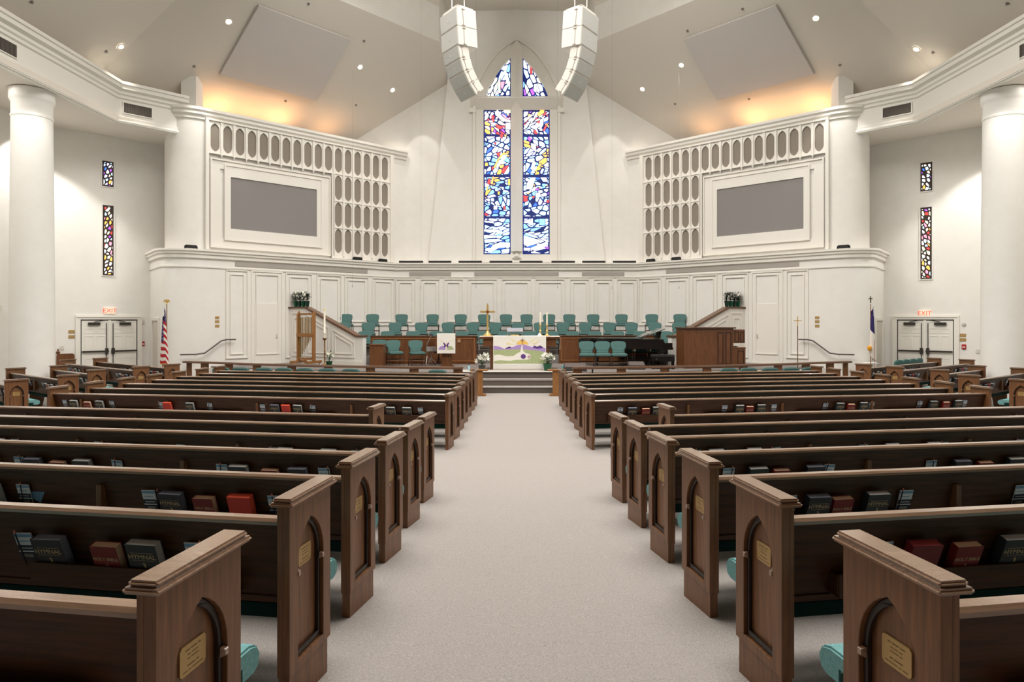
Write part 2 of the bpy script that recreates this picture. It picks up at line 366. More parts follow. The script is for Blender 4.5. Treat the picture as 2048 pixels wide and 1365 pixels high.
# ================================================================== STAINED GLASS
def clip(poly, px, py, nx, ny):
    out = []; n = len(poly)
    for i in range(n):
        a = poly[i]; c = poly[(i + 1) % n]
        da = (a[0] - px) * nx + (a[1] - py) * ny; dc = (c[0] - px) * nx + (c[1] - py) * ny
        if da <= 0: out.append(a)
        if (da <= 0) != (dc <= 0):
            t = da / (da - dc); out.append((a[0] + (c[0] - a[0]) * t, a[1] + (c[1] - a[1]) * t))
    return out
def mosaic(region, size, asp, ang, rnd, colf, keep=.93):
    """irregular glass pieces filling a convex region; asp/ang stretch them"""
    ca, sa = math.cos(ang), math.sin(ang)
    fw = lambda p: ((p[0] * ca + p[1] * sa) / asp, (-p[0] * sa + p[1] * ca))
    bw = lambda p: (p[0] * asp * ca - p[1] * sa, p[0] * asp * sa + p[1] * ca)
    R = [fw(p) for p in region]
    x0, x1 = min(p[0] for p in R), max(p[0] for p in R); y0, y1 = min(p[1] for p in R), max(p[1] for p in R)
    seeds = []
    y = y0 - size; row = 0
    while y < y1 + size:
        x = x0 - size + (row % 2) * size * .5
        while x < x1 + size:
            seeds.append((x + rnd.uniform(-.42, .42) * size, y + rnd.uniform(-.42, .42) * size)); x += size
        y += size; row += 1
    out = []
    for i, a in enumerate(seeds):
        poly = R
        for j, c in enumerate(seeds):
            if i == j: continue
            dx, dy = c[0] - a[0], c[1] - a[1]
            if dx * dx + dy * dy > (3 * size) ** 2: continue
            poly = clip(poly, (a[0] + c[0]) / 2, (a[1] + c[1]) / 2, dx, dy)
            if len(poly) < 3: break
        if len(poly) < 3: continue
        poly = [bw(p) for p in poly]
        A = sum(poly[k][0] * poly[(k + 1) % len(poly)][1] - poly[(k + 1) % len(poly)][0] * poly[k][1] for k in range(len(poly))) / 2
        if abs(A) < .002: continue
        cx = sum(p[0] for p in poly) / len(poly); cy = sum(p[1] for p in poly) / len(poly)
        g = .018 + .02 * rnd.random()
        sh = []
        for p in poly:
            l = math.hypot(p[0] - cx, p[1] - cy); k = max(.45, 1 - g / max(l, .001) * 1.25); sh.append((cx + (p[0] - cx) * k, cy + (p[1] - cy) * k))
        ch = []
        for k in range(len(sh)):
            p, q = sh[k], sh[(k + 1) % len(sh)]
            ch += [(p[0] * .87 + q[0] * .13, p[1] * .87 + q[1] * .13), (p[0] * .13 + q[0] * .87, p[1] * .13 + q[1] * .87)]
        if rnd.random() < keep: out.append((ch, colf(cx, cy, rnd)))
    return out
def glass_mesh(name, pieces, M, parent, c=.012, mats=None):
    vs, fs, cols = [], [], []
    for poly, col in pieces:
        b0 = len(vs); n = len(poly)
        vs += [M @ Vector((p[0], p[1], c)) for p in poly]; fs.append(tuple(range(b0, b0 + n))); cols.append(col)
    me = bpy.data.meshes.new(name); me.from_pydata([tuple(v) for v in vs], [], fs)
    at_ = me.color_attributes.new('Col', 'FLOAT_COLOR', 'CORNER')
    for p, col in zip(me.polygons, cols):
        for li in p.loop_indices: at_.data[li].color = L(*col)
    me.materials.append(gm); return link(name, me, parent)
WHT = (240, 250, 255); LBL = (176, 222, 255); SKY = (120, 182, 246); BLU = (48, 96, 220); LAV = (198, 190, 250); PUR = (150, 70, 206)
YEL = (255, 246, 190); CRM = (255, 250, 232); ORG = (246, 168, 74); REDG = (222, 52, 48); PNK = (236, 130, 150)
def pick(r, opts):
    t = r.random() * sum(w for _, w in opts)
    for c, w in opts:
        t -= w
        if t <= 0: return c
    return opts[0][0]
def col_top(x, z, r):  return pick(r, [(CRM, 4), (YEL, 4), (WHT, 3), (ORG, 1.6), (REDG, 2), (LBL, 1.2), (PUR, .5), (BLU, .6)])
def col_arch(x, z, r): return pick(r, [(WHT, 5), (CRM, 3), (YEL, 2), (LBL, 3), (SKY, 1.5), (REDG, .7), (PNK, .8), (PUR, .5)])
def col_mid(x, z, r):
    u = x if x > 0 else x + 1.64
    if abs((z - 7.2) - 2.1 * (u - .35)) < .16 and 7.2 < z < 9.3: return ORG
    return pick(r, [(WHT, 5), (LBL, 5), (SKY, 3), (LAV, 1.1), (BLU, .8), (REDG, .45), (ORG, .35), (PUR, .25), (CRM, .7)])
def col_low(x, z, r):  return pick(r, [(WHT, 6), (LBL, 5), (SKY, 3), (CRM, .8), (LAV, .5), (PUR, .25), (BLU, .5)])
MW = frame(Vector((0, 27.26, 0)), Vector((1, 0, 0)), Z, Vector((0, -1, 0)))
win = link('window_1', None); struct(win); win['label'] = 'tall pointed stained glass window divided by a white cross above the choir'
rg = random.Random(11)
bars = [4.87, 6.43, 8.17, 9.86, 10.92]
for s in (-1, 1):
    x0, x1 = (-1.385, -.25) if s < 0 else (.25, 1.385)
    MB(MW).box(x0 - .02, x1 + .02, 4.85, 10.94, -.04, 0).build('leaded_backing', LEAD, win, smooth=0)
    pcs = []
    for k, (bands, cf) in enumerate([([(2.9, .2, .15), (2.4, -.25, .16), (3.2, .35, .13), (2.0, .05, .17)], col_low), ([(1.3, .1, .21), (1.8, 1.3, .17), (1.5, .4, .19), (2.2, -.2, .14)], col_mid),
                                         ([(1.9, 1.1, .17), (1.5, .3, .20), (2.2, .8, .15), (1.6, -.6, .2)], col_mid), ([(2.2, -.95, .15), (2.6, .5, .14), (2.2, 1.2, .15)], col_top)]):
        z0, z1 = bars[k] + .04, bars[k + 1] - .04; n = len(bands); tl = [0] + [rg.uniform(-.22, .22) for _ in range(n - 1)] + [0]
        for q, (asp, ang, size) in enumerate(bands):
            za, zb = z0 + (z1 - z0) * q / n, z0 + (z1 - z0) * (q + 1) / n
            pcs += mosaic([(x0 + .03, za - tl[q]), (x1 - .03, za + tl[q]), (x1 - .03, zb + tl[q + 1]), (x0 + .03, zb - tl[q + 1])], size, asp, ang * (s if q % 2 else 1), rg, cf, .93)
    glass_mesh('glass_panel', pcs, MW, win)
    av = [(p[0] * s, p[1]) for p in arch_i()]; reg = [(s * .25, 11.48)] + av
    if s < 0: reg = reg[::-1]
    MB(MW).prism(reg, -.04, 0).build('leaded_backing', LEAD, win, smooth=0)
    cx_, cz_ = sum(p[0] for p in reg) / len(reg), sum(p[1] for p in reg) / len(reg)
    reg2 = [(cx_ + (p[0] - cx_) * .95, cz_ + (p[1] - cz_) * .96) for p in reg]
    glass_mesh('glass_panel', mosaic(reg2, .17, 2.3, 1.15 if s < 0 else 1.9, rg, col_arch), MW, win)
FEAT = [(5.25, 260, ORG, '355,232 368,240 330,280 316,270;316,272 330,282 300,322 286,314;284,318 298,326 262,404 246,396;236,492 252,492 238,572 218,566;180,590 192,594 172,690 160,682;358,50 384,52 375,85;400,515 420,515 420,582 400,580;292,648 314,648 310,682 292,680;565,108 625,125 620,150 565,130;565,140 630,160 640,190 570,172;735,350 748,362 695,440 680,430;790,588 815,575 815,588'),
 (5.25, 260, REDG, '275,245 320,235 300,285;350,392 368,400 345,450 332,440;190,515 215,512 205,570 185,570;310,48 350,48 332,92;250,130 272,136 262,158;352,806 372,806 368,836 352,834;560,690 600,695 605,745 565,755;650,695 680,695 665,725;805,745 830,735 828,760 808,770'),
 (5.25, 260, CRM, '355,262 395,262 290,400 270,392;250,798 286,796 284,836 248,836;160,555 205,580 200,592 155,570;640,140 690,150 695,235 645,190;665,320 695,345 660,420 635,410;690,662 735,665 740,705 690,705;565,655 640,640 640,655 568,672'),
 (5.25, 260, SKY, '215,585 305,618 300,630 212,598;740,605 790,590 792,605 740,620;728,935 785,935 785,1005 728,1000'),
 (5.25, 260, WHT, '350,632 402,645 400,656 346,644;150,955 250,965 250,982 155,970;150,1045 300,1050 345,1080 335,1098 280,1075 150,1065;150,1105 260,1110 295,1130 150,1142;185,1290 240,1210 320,1180 418,1185 418,1230 300,1240 215,1290;600,560 640,500 690,500 650,620 590,625;740,500 800,500 818,545 770,545;640,1240 780,1185 828,1165 790,1215 700,1255 640,1262;565,1110 640,1130 745,1165 700,1195 600,1225 565,1200;640,935 660,930 660,1005 640,1000'),
 (5.25, 260, LBL, '150,1150 300,1145 340,1165 250,1180 155,1185;605,980 640,955 640,1000'), (5.25, 260, PUR, '620,68 650,95 630,120 600,95;690,622 725,615 722,632 692,636;780,1240 825,1225 822,1255'), (5.25, 260, LAV, '565,1240 635,1240 632,1268 565,1268'),
 (7.184, 90, CRM, '360,960 400,935 450,1020 520,1070 578,1085 578,1110 500,1100 420,1055 365,1000;515,1120 578,1120 578,1215 510,1215;870,1180 1000,1120 990,1180 930,1215'), (7.184, 90, PNK, '450,995 490,1000 530,1045 578,1055 578,1072 510,1055'),
 (7.184, 90, REDG, '310,1030 330,1000 345,1090 330,1120;370,1140 440,1165 470,1190 430,1215 380,1180;960,1110 1010,1085 1000,1140;1080,1160 1105,1130 1090,1200 1060,1240 1050,1225;870,300 892,290 890,420 868,415'), (7.184, 90, ORG, '305,1185 345,1195 330,1245 310,1245;965,990 1010,940 1070,935 1060,980 980,1025'),
 (7.184, 90, YEL, '480,940 578,940 578,975 500,985;775,1080 880,1000 900,1010 790,1110;865,1090 930,1035 940,1060 880,1120;775,1155 840,1120 850,1140 785,1180;485,375 515,370 575,540 570,610 540,580;400,520 430,480 440,690 405,690'), (7.184, 90, WHT, '1010,1080 1060,1040 1050,1150 1010,1220 995,1210;250,680 330,570 335,620 270,700;920,600 950,600 955,690 910,650')]
pcs = []; ol = MB(MW)
for sc, oy, col, txt in FEAT:
    for pt in txt.split(';'):
        q = []
        for w_ in pt.split():
            x, y = [float(v_) for v_ in w_.split(',')]; p = hit(940 + x / sc, oy + y / sc, Vector((0, 27.24, 0)), Vector((0, -1, 0))); q.append((p.x, p.z))
        cx_, cz_ = sum(p[0] for p in q) / len(q), sum(p[1] for p in q) / len(q)
        grow = [(x + (.025 if x > cx_ else -.025), z + (.025 if z > cz_ else -.025)) for x, z in q]
        ol.prism(grow, .012, .016); pcs.append((q, col))
ol.build('lead_line', LEAD, win, smooth=0)
glass_mesh('glass_panel', pcs, MW, win, .020)
hl = [[(-1.385, 4.87), (-.25, 4.87), (-.25, 10.92), (-1.385, 10.92)], [(.25, 4.87), (1.385, 4.87), (1.385, 10.92), (.25, 10.92)],
      [(-.25, 11.48)] + [(-p[0], p[1]) for p in reversed(arch_i())], [(.25, 11.48)] + arch_i()]
b = MB(MW); b.plate(wo, hl, -.05, .10)
wo2 = [(x * 1.06, z + (.08 if z > 5 else -.08)) for x, z in wo]
b.plate(wo2, [wo], .02, .20)
b.build('window_frame', TRIM, win, smooth=30)
b = MB(MW)
b.add([(-.25, 4.98, .10), (.25, 4.98, .10), (.25, 13.45, .10), (-.25, 13.45, .10), (0, 4.98, .34), (0, 13.75, .34)], [(0, 4, 5, 3), (1, 2, 5, 4), (0, 1, 4), (3, 5, 2), (0, 3, 2, 1)])
b.add([(-1.95, 10.92, .10), (-1.95, 11.48, .10), (1.95, 11.48, .10), (1.95, 10.92, .10), (-1.95 + .2, 11.3, .42), (1.95 - .2, 11.3, .42)], [(0, 4, 5, 3), (1, 2, 5, 4), (0, 1, 4), (3, 5, 2), (0, 3, 2, 1)])
b.add([(-.22, 4.68, .10), (.22, 4.68, .10), (0, 5.02, .10), (0, 4.8, .38)], [(0, 1, 3), (1, 2, 3), (2, 0, 3), (0, 2, 1)])
b.box(-1.98, -1.7, 10.78, 10.95, 0, .22); b.box(1.7, 1.98, 10.78, 10.95, 0, .22)
b.build('window_cross', TRIM, win, smooth=0)
# transept slit windows
TA = {s: Vector((-s * 3.0, 2.99, 0)).normalized() for s in (-1, 1)}
TN = {s: Vector((-s * TA[s].y, -abs(TA[s].x), 0)) for s in (-1, 1)}
TO = {s: Vector((s * 15, 20.7, 0)) for s in (-1, 1)}
TM = {s: frame(TO[s], TA[s], Z, TN[s]) for s in (-1, 1)}
def tw(s, px, py):
    p = hit(px, py, TO[s], TN[s]); return (p - TO[s]).dot(TA[s]), p.z
def col_up(x, z, r): return pick(r, [(WHT, 6), (LBL, 4), (LAV, 2), (PUR, 1), (ORG, 1), (YEL, 1.5), (BLU, 1)])
def col_dn(x, z, r): return pick(r, [(CRM, 6), (WHT, 4), (YEL, 2.5), (ORG, 2.5), (REDG, 2), (PNK, 1.5), (PUR, 1), (LBL, 1.5)])
wn = 2
for s, wl in ((-1, [((204, 321), (227, 375)), ((205, 410), (227, 552))]), (1, [((1841, 327), (1865, 381)), ((1841, 416), (1864, 558))])):
    for q, (p0, p1) in enumerate(wl):
        a0, z1 = tw(s, *p0); a1, z0 = tw(s, *p1); a0, a1 = min(a0, a1), max(a0, a1)
        w = link('window_%d' % wn, None); struct(w); wn += 1
        MB(TM[s]).box(a0, a1, z0, z1, -.005, .006).build('leaded_backing', LEADD, w, smooth=0)
        glass_mesh('glass_panel', mosaic([(a0 + .04, z0 + .03), (a1 - .03, z0 + .03), (a1 - .03, z1 - .04), (a0 + .04, z1 - .04)], .105, 1.5, 1.2, rg, col_up if q == 0 else col_dn, .97), TM[s], w)
        MB(TM[s]).frame_rect(a0 - .03, a1 + .03, z0 - .03, z1 + .03, .03, 0, .03).build('window_frame', WALL, w, smooth=0)
# ================================================================== PEWS
PT, PD, PH = .058, .40, .885
def arch_pts(hw, z0, zs, za, yc, n=7):
    """pointed arch outline in (y, z)"""
    r = ((za - zs) ** 2 + hw ** 2) / (2 * hw); right = []
    g1 = math.asin(min(1, (za - zs) / r))
    for k in range(n + 1):
        g = g1 * k / n; right.append((yc + hw - r + r * math.cos(g), zs + r * math.sin(g)))
    left = [(2 * yc - y, z) for y, z in reversed(right[:-1])]
    return [(yc - hw, z0), (yc + hw, z0)] + right + left
PM = {}
def pew_meshes(sg, L):
    """meshes in pew space: x away from the aisle (times sg), y forward, z up"""
    key = (sg, L)
    if key in PM: return PM[key]
    S = Matrix.Diagonal((sg, 1, 1, 1)); R = {}
    ca = (sg, 'common')
    if ca not in PM:
        E = {}
        A = S @ frame((0, 0, 0), (0, 1, 0), Z, (1, 0, 0))        # (a, b, c) = (y, z, x)
        yc = PD / 2; o1 = arch_pts(.124, .19, .60, .79, yc); o2 = arch_pts(.108, .215, .595, .765, yc)
        b = MB(A); rect = [(0, .15), (PD, .15), (PD, PH), (0, PH)]
        b.plate(rect, [o1], 0, .036); b.prism(rect, .036, PT)
        b.prism([(.008, -.02), (PD - .02, -.02), (PD - .02, .15), (.008, .15)], .006, PT - .004)
        E['panel'] = b.mesh('end_panel', WOODV, bevel=.002, seg=1, smooth=0)
        b = MB(A); b.plate(o1, [o2], .016, .0355); E['molding'] = b.mesh('arch_moulding', WOODD, bevel=.004, seg=1)
        b = MB(A)
        b.prism([(-.026, PH), (PD + .026, PH), (PD + .026, PH + .018), (-.026, PH + .018)], -.026, PT + .026)
        b.prism([(-.016, PH + .018), (PD + .016, PH + .018), (PD + .016, PH + .036), (-.016, PH + .036)], -.016, PT + .016)
        E['cap'] = b.mesh('end_cap', WOODR, bevel=.007, seg=2)
        for q, y in enumerate((yc - .116, yc + .116)):
            b = MB(A)
            b.add([(y - .013, .555, .012), (y + .013, .555, .012), (y + .013, .587, .012), (y - .013, .587, .012), (y - .008, .562, -.004), (y + .008, .562, -.004), (y + .008, .58, -.004), (y - .008, .58, -.004)],
                  [(4, 5, 6, 7), (0, 1, 5, 4), (1, 2, 6, 5), (2, 3, 7, 6), (3, 0, 4, 7)])
            E['boss%d' % q] = b.mesh('carved_boss', WOODR, smooth=0)
        b = MB(A); w, h, r = .060, .044, .009; zc = .615
        rr = [(yc - w + r, zc - h), (yc + w - r, zc - h), (yc + w, zc - h + r), (yc + w, zc + h - r), (yc + w - r, zc + h), (yc - w + r, zc + h), (yc - w, zc + h - r), (yc - w, zc - h + r)]
        b.prism(rr, .031, .0358); E['plaque'] = b.mesh('brass_plaque', BRASSP, smooth=0)
        b = MB(A); rg2 = random.Random(5)
        for zz, ws, hh in ((.028, (.02, .028, .012), .0035), (.014, (.014, .03), .0026), (.002, (.012, .034), .0026), (-.018, (.036, .012), .0035), (-.032, (.02, .012, .05), .0026)):
            tot = sum(ws) + .005 * (len(ws) - 1); y = yc - tot / 2
            for q in ws: b.box(y, y + q, zc + zz - hh / 2, zc + zz + hh / 2, .0305, .0312); y += q + .005
        E['engraving'] = b.mesh('engraved_lines', ENGR, smooth=0)
        b = MB(A); b.prism(rect, 0, PT); b.prism([(.008, -.02), (PD - .02, -.02), (PD - .02, .15), (.008, .15)], .004, PT - .006)
        E['outer'] = b.mesh('end_panel', WOODV, bevel=.002, seg=1, smooth=0)
        b = MB(S); b.box(0, 1.0, .042, .056, .455, .560); b.box(0, 1.0, .056, .134, .455, .467)
        for x in (0, .988): b.box(x, x + .012, .056, .132, .467, .55)
        E['rack'] = b.mesh('book_rack', WOODH, bevel=.002, seg=1, smooth=0)
        b = MB(S); b.box(-.018, .018, .06, .118, .47, .705); E['divider'] = b.mesh('rack_divider', WOODV, bevel=.003, seg=1, smooth=0)
        PM[ca] = E
    E = PM[ca]
    Bx = S @ frame((0, 0, 0), (0, 1, 0), Z, (1, 0, 0))
    b = MB(Bx); b.prism([(.147, .41), (.175, .41), (.102, .80), (.072, .80)], PT, L - PT)
    b.prism([(.138, .41), (.147, .41), (.142, .44), (.133, .44)], PT, L - PT)
    R['back'] = b.mesh('pew_back', WOODH, smooth=0)
    b = MB(Bx); b.prism([(.052, .785), (.116, .785), (.116, .804), (.110, .812), (.064, .812), (.052, .80)], PT, L - PT); R['rail'] = b.mesh('top_rail', WOODR, smooth=0)
    b = MB(Bx); b.prism([(.19, .40), (.19, .45), (.24, .46), (.56, .46), (.605, .445), (.625, .41), (.612, .365), (.58, .35), (.5, .35), (.5, .40)], PT + .003, L - PT - .003)
    R['cushion'] = b.mesh('seat_cushion', TEALC, bevel=.008, seg=2, smooth=50)
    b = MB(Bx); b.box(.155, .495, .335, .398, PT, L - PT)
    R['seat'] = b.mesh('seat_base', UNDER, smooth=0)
    for k in (1, 2):
        q = L * k / 3; b = MB(Bx); b.prism([(.16, 0), (.42, 0), (.48, .33), (.16, .33)], q - .02, q + .02); R['leg%d' % k] = b.mesh('pew_leg', WOODV, smooth=0)
    R.update(E); PM[key] = R; return R
PEWS = {}
def pew(key, sg, ox, oy, ang, L, label, group, plaque=True, racks=True, outer_plaque=False):
    M = pew_meshes(sg, L)
    t = thing('pew', label, 'pew', (ox, oy, floor_z(ox, oy) - .008), sg * ang, group)
    e = link('end_panel', M['panel'], t); link('arch_moulding', M['molding'], e); link('end_cap', M['cap'], e); link('carved_boss', M['boss0'], e); link('carved_boss', M['boss1'], e)
    if plaque:
        p = link('brass_plaque', M['plaque'], e); p['label'] = 'engraved brass plaque'; link('engraved_lines', M['engraving'], e)
    e2 = link('end_panel', M['outer'], t, (sg * (L - PT), 0, 0)); link('end_cap', M['cap'], e2)
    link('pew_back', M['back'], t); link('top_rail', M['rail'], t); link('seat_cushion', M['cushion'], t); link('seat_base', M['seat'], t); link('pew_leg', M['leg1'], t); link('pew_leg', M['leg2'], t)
    if racks:
        k = 0
        while .30 + 1.71 * k + 1.0 < L - .1:
            link('book_rack', M['rack'], t, (sg * (.30 + 1.71 * k), 0, 0))
            if 1.70 + 1.71 * k < L - .2: link('rack_divider', M['divider'], t, (sg * (1.70 + 1.71 * k), 0, 0))
            k += 1
    PEWS[key] = (t, sg, ang); return t
AL = math.radians(8.8)
backY = [1.73, 2.76, 3.78, 4.81, 5.83, 6.86]
frontY = [10.6, 11.52, 12.43, 13.32, 14.17, 15.06]; frontX = [1.166, 1.14, 1.135, 1.12, 1.10, 1.085]; frontL = [7.45, 7.4, 7.3, 7.2, 7.1, 7.0]
for sg in (-1, 1):
    sd = SIDE[sg]; g = 'pews in the %s centre block' % sd
    for i, y in enumerate(backY):
        n = i + 1
        pew((sg, n), sg, sg * 1.045, y, AL, 7.3, 'dark wooden pew %s of the aisle, %s row from the camera' % (sd, ORD[n]), g)
    pew((sg, 7), sg, sg * 1.886, 8.25, AL, 6.5, 'dark wooden pew %s of the aisle with shortened aisle end, seventh row from the camera' % sd, g, plaque=False)
    for i, y in enumerate(frontY):
        n = i + 8
        pew((sg, n), sg, sg * frontX[i], y, AL, frontL[i], 'dark wooden pew %s of the aisle beyond the cross gap, %s row from the camera' % (sd, ORD[n]), g, plaque=False)
    # low screen in front of the first row
    M = pew_meshes(sg, 6.9)
    t = thing('pew_front_screen', 'low dark wooden screen before the first pew row %s of the aisle' % sd, 'screen', (sg * 1.07, 15.8, 0), sg * AL)
    link('end_panel', M['outer'], t); link('end_cap', M['cap'], t); e2 = link('end_panel', M['outer'], t, (sg * (6.9 - PT), 0, 0)); link('end_cap', M['cap'], e2)
    link('screen_board', M['back'], t); link('top_rail', M['rail'], t)
    sp = [(-10.4, 13.15, 4.4), (-10.1, 14.26, 3.5), (-10.46, 15.8, 2.5), (-10.0, 16.9, 5.0), (-9.66, 17.8, 4.8)]
    for i, (x, y, Lq) in enumerate(sp):
        pew((sg, 21 + i), sg, -sg * x, y, math.atan2(.6, .8), Lq, 'wooden side pew angled toward the stage on the %s, %s from the camera' % (sd, ORD[i + 1]), 'angled side pews on the ' + sd, plaque=i < 4)

# ================================================================== BOOKS AND CARDS
def book_meshes(w, h, t, cover, page, title, sub):
    b = MB(); b.box(-w / 2, w / 2, -t / 2, -t / 2 + .003, 0, h); b.box(-w / 2, w / 2, t / 2 - .003, t / 2, 0, h); b.box(-w / 2, -w / 2 + .004, -t / 2, t / 2, 0, h)
    c = b.mesh('cover', cover, bevel=.0012, seg=1)
    b = MB(); b.box(-w / 2 + .004, w / 2 - .004, -t / 2 + .003, t / 2 - .003, .004, h - .004); p = b.mesh('page_block', page, smooth=0)
    e = MB()
    yy = -t / 2 - .0006; z = h * (.52 if title == 'HYMNAL' else .48)
    e.box(-.0014, .0014, yy, yy + .0005, z - .014, z + .014); e.box(-.007, .007, yy, yy + .0005, z + .003, z + .0062); e.box(.003, .007, yy, yy + .0005, z - .014, z + .001)
    if title == 'HYMNAL':
        e.box(-.054, .054, yy, yy + .0005, h * .625, h * .631); e.box(-.056, .056, yy, yy + .0005, h * .80, h * .807)
    em = e.mesh('cover_emblem', GOLDT, smooth=0)
    return c, p, em, w, h, t, title
BK = {'h': ('dark navy hymnal', book_meshes(.152, .222, .046, DKBLUE, mat('navy_page_edges', (110, 112, 124), .9), 'HYMNAL', 1)),
      'g': ('dark green hymnal', book_meshes(.152, .224, .046, DKGREEN, PAGEG, 'HYMNAL', 1)),
      'b': ('dark red bible', book_meshes(.134, .200, .042, RED, PAGEC, 'HOLY BIBLE', 1)),
      'r': ('bright red book', book_meshes(.15, .222, .046, REDO, PAGER, '', 0)),
      'm': ('maroon hymnal', book_meshes(.152, .222, .046, mat('maroon_cover', (112, 24, 28), .5), mat('maroon_page_edges', (150, 46, 46), .8), '', 0))}
b = MB(); w, h = .092, .142
b.box(-w / 2, w / 2, -.004, .002, 0, h, 0); b.box(-w / 2, w / 2, -.0046, -.004, h - .022, h - .004, 1); b.box(-w / 2 + .012, w / 2 - .02, -.0046, -.004, h - .045, h - .04, 1)
b.box(-w / 2, w / 2, -.0046, -.004, .048, .078, 2); b.box(-w / 2, w / 2, -.0046, -.004, 0, .04, 2); b.box(-w / 2 + .012, w / 2 - .012, -.005, -.0046, .06, .064, 0); b.box(-w / 2 + .02, w / 2 - .02, -.005, -.0046, .012, .03, 3)
CARDM = b.mesh('visitor_card', [CARDW, CARDB, CARDD, mat('card_photo', (128, 126, 120), .8)], smooth=0)
b = MB(); b.tube([(0, 0, 0), (0, 0, .165)], .0037, 6); PENM = b.mesh('pencil', PENCIL)
b = MB(); b.tube([(0, 0, .165), (0, 0, .182)], .0042, 6); ERM = b.mesh('eraser', ERASER)
b = MB(); b.box(-.045, .045, -.001, .001, 0, .145); ENVM = b.mesh('envelope', CARDB, smooth=0)
def place_on_pew(name, data, key, s, y, z, lean, roll=0, yaw=0):
    t, sg, ang = PEWS[key]
    M = Matrix.Translation(t.location) @ Matrix.Rotation(t.rotation_euler.z, 4, 'Z') @ Matrix.Translation((sg * s, y, z)) @ Matrix.Rotation(lean, 4, 'X') @ Matrix.Rotation(roll, 4, 'Y') @ Matrix.Rotation(yaw, 4, 'Z')
    o = bpy.data.objects.new(name, data); COL.objects.link(o); o.matrix_world = M; return o
LEAN = math.atan2(.073, .39)
def s_of(key, px, y=.09):
    """distance along the pew of the point of its rack seen in that column"""
    t, sg, ang = PEWS[key]; ca, sa = math.cos(ang), math.sin(ang)
    ox = t.location.x - sg * sa * y; oy = t.location.y + ca * y; k = (px - CX) / FPX
    return (k * oy - (ox - EYE.x)) / (sg * ca - k * sa)
rb = random.Random(3)
def rackset(key, items, where, bypx=True, lettering=True, pencil=True):
    """items: (pixel column or s, kind); kinds h g b r m books, c card, p card with pencil, e card with envelope"""
    L_ = sorted([((s_of(key, q) if bypx else q), k) for q, k in items]); nb = nc = 0
    for s, k in L_:
        if k in 'cpe':
            nc += 1
            o = place_on_pew('visitor_card', CARDM, key, s, .117, .545, math.radians(16), rb.uniform(-.05, .05))
            tag(o, 'white and blue visitor card, %s from the aisle %s' % (ORD[nc], where), 'card', 'visitor cards in the pew racks')
            if k in 'pe' and pencil:
                q = place_on_pew('pencil', PENM, key, s + (rb.choice((-.05, .01)) if k == 'p' else .01), .103, .525, math.radians(16), rb.uniform(-.2, .2))
                er = link('eraser', ERM, q); tag(q, 'black pencil by the %s card from the aisle %s' % (ORD[nc], where), 'pencil', 'pencils in the pew racks')
            if k == 'e':
                q = place_on_pew('envelope', ENVM, key, s - .055, .116, .575, LEAN, -.5 * PEWS[key][1])
                tag(q, 'pale blue envelope tilted beside a pencil %s' % where, 'envelope')
            continue
        nb += 1; nm, (cm, pm, em, w, h, t_, title) = BK[k]
        o = place_on_pew('book', cm, key, s, .1095, .477, math.radians(20), rb.uniform(-.02, .02))
        tag(o, '%s, %s book from the aisle %s' % (nm, ORD[nb], where), 'book', 'books in the pew racks')
        link('page_block', pm, o)
        if lettering and title:
            link('cover_emblem', em, o)
            key_t = 'txt' + title
            if key_t not in MATS:
                MATS[key_t] = text('cover_lettering', title, .034 if title == 'HYMNAL' else .024, GOLDT, o, (0, 0, 0), (math.pi / 2, 0, 0), .0004).data
                q = o.children[0] if o.children[0].data == MATS[key_t] else [x for x in o.children if x.data == MATS[key_t]][0]
            else:
                q = link('cover_lettering', MATS[key_t], o, None, (math.pi / 2, 0, 0))
            q.location = (0, -t_ / 2 - .0008, h * (.71 if title == 'HYMNAL' else .66))
def wh(sg, n): return 'behind %s pew row %s' % (SIDE[sg], ORD[n])
R_ = lambda n, it, sg, **k: rackset((sg, n), it, wh(sg, n), **k)
R_(2, [(52, 'p'), (118, 'h'), (226, 'b'), (302, 'g'), (392, 'p')], -1)
R_(3, [(-8, 'g'), (48, 'e'), (300, 'p'), (352, 'h'), (417, 'b'), (489, 'r'), (552, 'p')], -1)
R_(4, [(40, 'p'), (76, 'h'), (124, 'b'), (174, 'g'), (234, 'p'), (444, 'p'), (484, 'g'), (545, 'b'), (602, 'h'), (650, 'p')], -1)
R_(5, [(5, 'g'), (32, 'p'), (198, 'p'), (227, 'b'), (267, 'b'), (313, 'b'), (362, 'c'), (548, 'p'), (575, 'g'), (614, 'b'), (661, 'g'), (714, 'p')], -1, lettering=False)
R_(6, [(150, 'p'), (228, 'g'), (470, 'c'), (560, 'g'), (640, 'b')], -1, lettering=False)
R_(7, [(130, 'g'), (195, 'h'), (335, 'b'), (368, 'b'), (408, 'b'), (560, 'g')], -1, lettering=False)
R_(8, [(130, 'p'), (151, 'g'), (178, 'b'), (202, 'g'), (224, 'p'), (322, 'p'), (338, 'r'), (383, 'g'), (419, 'p'), (525, 'p'), (552, 'h'), (574, 'r'), (597, 'g'), (625, 'p'), (783, 'g'), (815, 'g'), (842, 'p')], -1)
R_(9, [(398, 'g'), (418, 'b'), (444, 'g'), (590, 'c'), (640, 'c')], -1, lettering=False)
R_(2, [(1765, 'c'), (1830, 'm'), (1918, 'b'), (2012, 'g'), (2075, 'c')], 1)
R_(3, [(1578, 'c'), (1627, 'h'), (1676, 'b'), (1744, 'g'), (1810, 'p'), (2042, 'c')], 1)
R_(4, [(1457, 'p'), (1510, 'g'), (1556, 'b'), (1622, 'h'), (1656, 'p'), (1862, 'p'), (1914, 'h'), (1961, 'b'), (2022, 'g'), (2044, 'c')], 1)
R_(5, [(1390, 'p'), (1428, 'g'), (1503, 'g'), (1552, 'p'), (1726, 'p'), (1778, 'g'), (1860, 'g'), (1886, 'p'), (2038, 'p')], 1, lettering=False)
